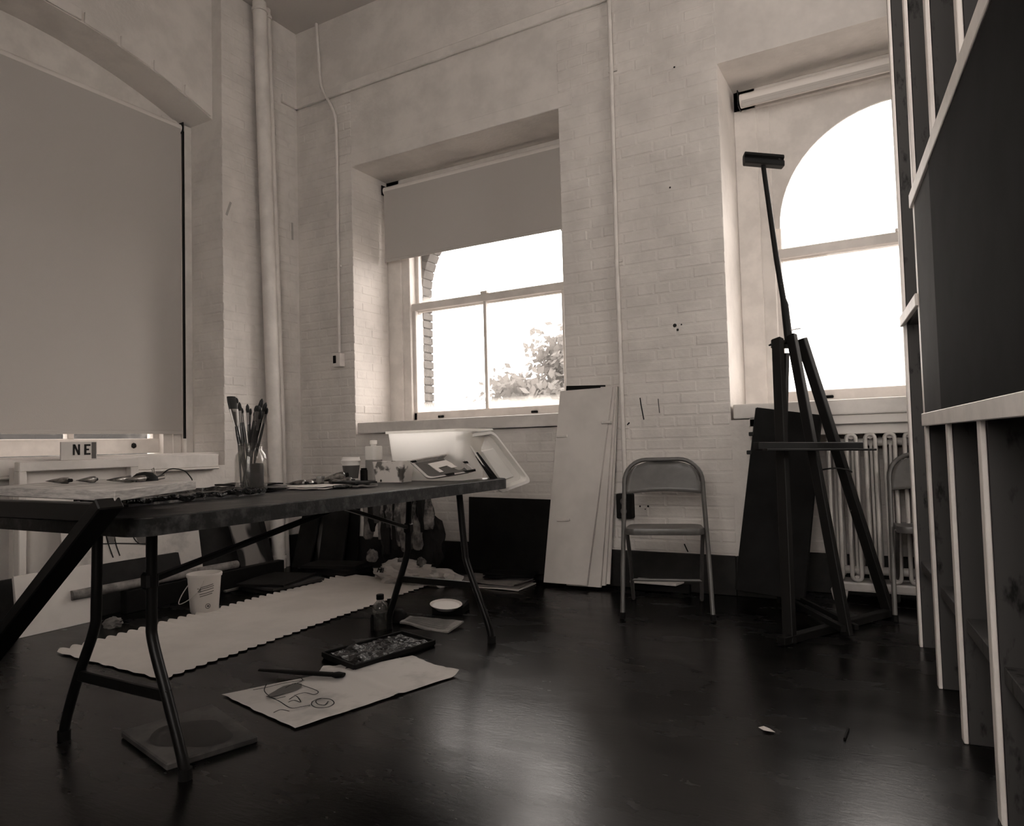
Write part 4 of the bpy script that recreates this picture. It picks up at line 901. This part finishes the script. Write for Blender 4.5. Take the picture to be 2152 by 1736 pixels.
for path in ([(532,1452),(560,1447),(600,1437),(640,1432)],[(560,1465),(585,1475),(610,1490),(632,1488),(652,1484)],[(560,1440),(556,1455),(575,1470),(600,1466)],[(600,1448),(620,1438),(640,1444),(668,1455),(660,1462),(640,1458),(618,1464)],[(608,1472),(622,1465),(632,1478),(618,1474),(606,1478)],[(655,1478),(672,1470),(694,1472),(702,1480),(690,1488),(668,1490),(655,1484),(657,1476)],[(618,1440),(636,1432),(628,1424)],[(690,1476),(682,1484),(668,1482),(664,1475),(676,1470)],[(575,1500),(590,1494),(608,1497)]):
    ps = smoothpath([kp(*q_) for q_ in path], 5); ik.ribbon(ps, .0035)
ik.build('ink_lines', 'ink', ks)
wsh = MB(); wsh.add([kp(600,1452)+V((.035*math.cos(a)*(1+.2*math.sin(3*a)),.075*math.sin(a),0)) for a in [k*math.pi/9 for k in range(18)]], [tuple(range(18))]); wsh.build('grey_wash_patch', 'wash', ks)
# dark fan brush across it
fb0, fb1 = at(545,1408,2,.02), at(722,1419,2,.02); fbr = thing('spatula', fb0, 'black long handled spatula lying across the sketch sheet', 'spatula')
dd_ = (fb1-fb0); MB().tube([fb0, fb0+dd_*.55, fb0+dd_*.86],[.010,.018,.018],10,flat=.45).build('handle','matblack',fbr,smooth=50); MB().tube([fb0+dd_*.84, fb0+dd_*.93, fb1],[.012,.024,.018],10,flat=.45).build('blade','matblack',fbr,smooth=50)
sheetpile('paper_scrap', at(700,1408,2,0).x, at(700,1408,2,0).y, 0.0, .10, .08, .4, 1, 'sketchpaper', 'torn scrap of paper under the black spatula', 'paper', 0, th=.002)
# paint tray
t00, t10, t11, t01 = at(678,1384,2,.0), at(845,1338,2,.0), at(914,1358,2,.0), at(745,1412,2,.0)
tr = thing('paint_tray', (t00+t11)/2, 'black crusted paint tray on the floor below the table', 'tray')
MB().prism([t00,t10,t11,t01],(0,0,.016)).build('tray_base','matblack',tr,bevel=.003)
tm = MB(); tm.grid(lambda u,v: tuple(t00.lerp(t10,.06+.88*u).lerp(t01.lerp(t11,.06+.88*u),.06+.88*v)+V((0,0,.017+.012*abs(mnoise.noise((u*14,v*9,2)))+.018*max(0,mnoise.noise((u*5,v*4,9)))))), 40, 24, .002); tm.build('dried_paint','darkcrust2',tr,smooth=50)
for a, b in ((t00,t10),(t10,t11),(t11,t01),(t01,t00)): MB().beam(a+V((0,0,.018)),b+V((0,0,.018)),.012,.02).build('tray_rim','matblack',tr,bevel=.002)
# bottle
bb_ = at(800,1322,2,0); bo = thing('plastic_bottle', bb_, 'dark plastic bottle with a black cap on the floor beside the table leg', 'bottle')
MB().lathe(bb_, [(0,.001),(.036,0),(.038,.008),(.038,.10),(.034,.122),(.018,.138),(.016,.148),(0,.148)], 20).build('bottle_body','vial',bo,smooth=50); MB().lathe(bb_, [(0,.004),(.034,.004),(.034,.085),(0,.087)],20).build('dark_liquid','pool',bo,smooth=50)
MB().lathe(bb_+V((0,0,.146)), [(.019,0),(.019,.022),(.017,.024),(0,.024)], 16).build('cap','matblack',bo,smooth=40)
mk = at(782,1325,2,0); MB().lathe(mk, [(.008,0),(.008,.06),(.005,.066),(.005,.075),(0,.076)], 10).build('marker_pen','matblack',label='black marker standing left of the plastic bottle',cat='marker',smooth=40)
jb = at(838,1308,2,0); MB().blob(jb+V((0,0,.03)), (.04,.035,.04), 8, .2).build('dark_rag','darkcanvas',label='dark balled rag behind the table leg',cat='rag',smooth=60)
# bowl on dark box
bx0 = at(932,1292,2,0); bx_ = thing('dark_box', bx0, 'low black box on the floor under the white bowl', 'box')
MB().box(bx0+V((.0,.07,.02)), (.17,.14,.04), Matrix.Rotation(.3,3,'Z')).build('box_body','matblack',bx_,bevel=.004); MB().box(bx0+V((.0,.07,.045)), (.16,.13,.008), Matrix.Rotation(.38,3,'Z')).build('box_lid','darkcanvas',bx_,bevel=.002)
bw = at(937,1272,2,.072); bwl = thing('white_bowl', bw-V((0,0,.02)), 'shallow white bowl resting tilted on the black box', 'bowl')
Rt = Matrix.Rotation(.10,3,'Y') @ Matrix.Rotation(.06,3,'X')
MB().lathe(bw-V((0,0,.018)), [(0,.0),(.05,.0),(.082,.024),(.084,.026),(.080,.027),(.05,.006),(0,.006)], 28, Rt).build('bowl_shell','plastic',bwl,smooth=40)
MB().lathe(bw-V((0,0,.018)), [(0,.019),(.070,.019),(.070,.0195),(0,.0195)], 28, Rt).build('white_paint','plastic',bwl,smooth=40)
# newspaper
n00, n10, n11, n01 = at(862,1298,2,.02), at(975,1309,2,.02), at(942,1330,2,.002), at(840,1315,2,.002)
nw = thing('folded_newspaper', (n00+n11)/2, 'folded newspaper lying open on the floor in front of the white bowl', 'newspaper')
MB().grid(lambda u,v: tuple(n00.lerp(n10,u).lerp(n01.lerp(n11,u),v)+V((0,0,.010+.010*math.sin(u*5+1)*v+.006*mnoise.noise((u*4,v*3,1))))), 20, 8, .008).build('pages','cardboard2',nw,smooth=50)
pr_ = MB()
for k in range(7):
    v = .12+.11*k; ps = [n00.lerp(n10,u).lerp(n01.lerp(n11,u),v)+V((0,0,.0122+.010*math.sin(u*5+1)*v+.006*mnoise.noise((u*4,v*3,1)))) for u in [.08+.8*i/10 for i in range(11)]]
    pr_.ribbon(ps, .004)
pr_.build('print_lines','wash',nw)
# slab under the near leg
q00, q10, q11, q01 = at(254,1536,2,.022), at(446,1478,2,.022), at(543,1546,2,.022), at(350,1606,2,.022)
sl = thing('stone_slab', ((q00+q11)/2-V((0,0,.022))), 'square grey slab with a black paint pool on the floor at the near table leg', 'slab')
MB().prism([q00,q10,q11,q01],(0,0,-.021)).build('slab_body','slab',sl,bevel=.004)
pc_ = (q00+q11)/2+V((.02,0,.001)); MB().add([pc_+V((.13*math.cos(a)*(1+.12*math.sin(2*a+1)),.10*math.sin(a)*(1+.15*math.cos(3*a)),0)) for a in [k*math.pi/14 for k in range(28)]], [tuple(range(28))]).build('paint_pool','pool',sl)
# ---- canvases leaning at the left
def leanX(name, y0, y1, z1_, xt, xb, th2, mt_, label, cat, grp=None, z0=0.):
    t = thing(name, (xb,(y0+y1)/2,z0), label, cat, grp)
    MB().prism([V((xb,y0,z0)),V((xb,y1,z0)),V((xt,y1,z1_)),V((xt,y0,z1_))],(-th2,0,0)).build('panel',mt_,t,bevel=.002); return t
def leanY(name, x0, x1, z1_, yt, yb3, th2, mt_, label, cat, grp=None):
    t = thing(name, ((x0+x1)/2,yb3,0), label, cat, grp)
    MB().prism([V((x0,yb3,0)),V((x1,yb3,0)),V((x1,yt,z1_)),V((x0,yt,z1_))],(0,th2,0)).build('panel',mt_,t,bevel=.002); return t
leanX('dark_canvas', -2.75, -1.30, .27, .27, .36, .03, 'darkcanvas', 'dark canvas on the floor in front of the pale painting at the left', 'canvas', 'stacked canvases')
pt = leanX('pale_painting', -1.98, -1.12, .62, .185, .29, .02, 'painting', 'pale painting with dark drips leaning under the left sill', 'painting')
def onp(px, py_):
    z_guess = at(px,py_,0,.25).z; k = max(0,min(1,z_guess/.62)); x = .29+(.185-.29)*k; return at(px,py_,0,x+.003)
dr = MB()
for path in ([(222,1112),(224,1130),(230,1150),(238,1172)],[(240,1125),(244,1145),(252,1168)],[(276,1115),(282,1132),(292,1142),(306,1144)],[(214,1143),(250,1142),(306,1143)]):
    ps = smoothpath([onp(*q_) for q_ in path],4); 
    for a, b in zip(ps,ps[1:]): dr.beam(a,b,.003,.006)
dr.build('dark_drips','ink',pt)
wd = MB(); wd.prism([onp(222,1108),onp(242,1108),onp(240,1140),onp(228,1140)],(.002,0,0)); wd.prism([onp(278,1108),onp(308,1108),onp(308,1142),onp(290,1140)],(.002,0,0)); wd.build('grey_patches','wash',pt)
leanX('dark_canvas', -1.11, -.50, .60, .06, .26, .03, 'darkcanvas', 'dark canvas leaning right of the pale painting behind the table leg', 'canvas', 'stacked canvases')
leanX('black_canvas', -1.02, -.45, .57, .03, .10, .025, 'matblack', 'wide black canvas at the back of the stack in the corner', 'canvas', 'stacked canvases')
leanY('black_canvas', .20, .64, .60, -.03, -.075, .02, 'matblack', 'black canvas flat on the back wall behind the streaked canvas', 'canvas', 'stacked canvases')
leanX('streaked_canvas', -.86, -.62, .56, .14, .35, .02, 'streaked', 'dark canvas with pale streaks leaning in the corner', 'canvas')
leanY('streaked_canvas', .10, .52, .57, -.05, -.16, .02, 'streaked', 'pale streaked canvas leaning on the back wall left of the brown boards', 'canvas')
leanY('dark_canvas', .36, .60, .60, -.080, -.20, .02, 'darkcanvas', 'narrow dark canvas standing at the right of the streaked one', 'canvas', 'stacked canvases')
leanY('dark_canvas', .15, .33, .58, -.085, -.26, .02, 'darkcanvas', 'dark canvas tucked into the corner of the room', 'canvas', 'stacked canvases')
# cardboard tube
ta, tbp = V((.34,-1.95,.10)), V((.40,-.45,.10)); ta = at(150,1252,0,.42); tbp = at(498,1186,0,.42)
ct = thing('cardboard_tube', (ta+tbp)/2-V((0,0,.03)), 'long pale cardboard tube lying along the canvases under the table', 'tube')
MB().cyl(ta, tbp, .026, n=18).build('tube_wall','cardtube',ct,smooth=50); dtt = (tbp-ta).normalized(); MB().cyl(tbp-dtt*.002, tbp+dtt*.004, .022, n=18).build('end_plug','matblack',ct)
MB().bb(.385,.445,-1.75,-.6,0,max(.02,min(ta.z,tbp.z)-.028)).build('dark_crate','matblack',label='low dark crate carrying the cardboard tube',cat='crate',bevel=.004)
# flat stacks
sheetpile('flat_canvases', .66, -.84, 0, .34, .42, .12, 3, ['darkcanvas','cardboard3','darkcanvas'], 'flat dark canvases lying on the floor behind the bucket', 'canvas', .02, th=.014)
sheetpile('flat_boxes', .66, -.30, 0, .42, .24, .1, 3, 'darkcanvas', 'flat dark boxes lying on the floor against the back wall', 'boxes', .02, th=.018)
MB().beam(at(472,1243,2,.015), at(602,1212,2,.015), .02, .012).build('wood_strip','cardboard',label='thin wooden strip lying on the floor right of the bucket',cat='strip')
sheetpile('glass_sheet', at(258,1275,2,0).x, at(258,1275,2,0).y, 0, .20, .16, .5, 2, ['cardboard','cardboard3'], 'small picture lying on the floor left of the bucket', 'picture', .01, th=.005)
cpz = at(238,1318,2,0); MB().blob(cpz+V((0,0,.02)), (.055,.04,.03), 3, .5, 4).build('crumpled_paper','cardboard',label='crumpled scrap of paper on the floor at the left',cat='paper',smooth=20)
leanX('pale_board', -2.30, -1.90, .30, .39, .44, .02, 'whiteboard', 'pale board leaning at the far left edge under the table', 'board')
# rags bag
rc = V((1.30,-.30,0)); rg = thing('rag_bag', rc, 'heap of paint-stained rags hanging under the far end of the table', 'rags')
MB().blob(rc+V((.0,.05,.24)), (.24,.13,.32), 11, .25, 2.4, 4).build('dark_heap','darkcanvas',rg,smooth=40)
rr2 = random.Random(5)
for i in range(15):
    a = -.24+.48*i/14; z_ = .34+.16*rr2.random(); m_ = MB()
    m_.blob(rc+V((a,-.09-.03*rr2.random(),z_)), (.028+.018*rr2.random(),.03,.13+.10*rr2.random()), 40+i, .5, 2.2, 3)
    m_.build('rag_fold', ('ragpale','darkcanvas','rag')[i % 3], rg, smooth=50)
for a, z_, s_ in ((-.2,.16,.04),(.05,.12,.035),(.21,.14,.03)): MB().blob(rc+V((a,-.13,z_)), (s_,.03,s_*1.2), int(a*100)+70, .4, 3, 3).build('rag_fold','ragpale',rg,smooth=50)
# plastic bag in front
pb = at(846,1192,1,-.40); pb = V((pb.x,-.40,0)); pbt = thing('plastic_bag', pb, 'crumpled pale plastic bag with black lettering on the floor by the rag sack', 'bag')
m_ = MB(); m_.blob(pb+V((.06,-.02,.055)), (.25,.11,.085), 5, .35, 2.6, 4); m_.blob(pb+V((.30,.0,.04)), (.15,.09,.06), 17, .4, 3, 3); m_.build('bag_body','bag',pbt,smooth=25)
lt_ = MB(); u0 = pb+V((-.12,-.115,.075)); ux = V((.97,-.05,0)); uz = V((0,.5,.8))
def up(a, b): return u0+ux*a+uz*b
for x_, strokes in ((0,(((0,0),(.0,.03)),((0,.03),(.012,.015)),((.012,.015),(.024,.03)),((.024,.03),(.024,0)))),(.034,(((0,0),(0,.032)),)),(.046,(((0,0),(0,.036)),)),(.060,(((0,0),(0,.022)),((0,.022),(.012,.02)),((.012,.02),(.012,.002)))),(.082,(((0,0),(.006,.022)),((.006,.022),(.014,0)),((.003,.01),(.012,.01)))),(.106,(((0,0),(.0,.024)),((0,.024),(.012,.018)),((.012,.018),(.0,.012)),((.002,.012),(.014,0))))):
    for a, b in strokes: lt_.beam(up(x_+a[0],a[1]), up(x_+b[0],b[1]), .006, .004, V((0,-1,.3)))
lt_.build('black_lettering','ink',pbt)
# hanging rags at the table edge
# floor scraps
lf = at(1610,1534,2,.004); MB().add([lf+V((.05*a,.05*b,.004*c_)) for a, b, c_ in ((-.5,.2,0),(-.2,.35,1),(.2,.2,.5),(.55,-.1,0),(.3,-.35,1),(-.1,-.2,.3))],[(0,1,2,3,4,5)]).build('paper_flake','paper',label='small white flake of paper on the floor at the right',cat='paper')
MB().cyl(at(1775,1553,2,.004),at(1783,1532,2,.004),.004,n=6).build('stick','matblack',label='short dark stick on the floor at the right',cat='stick')
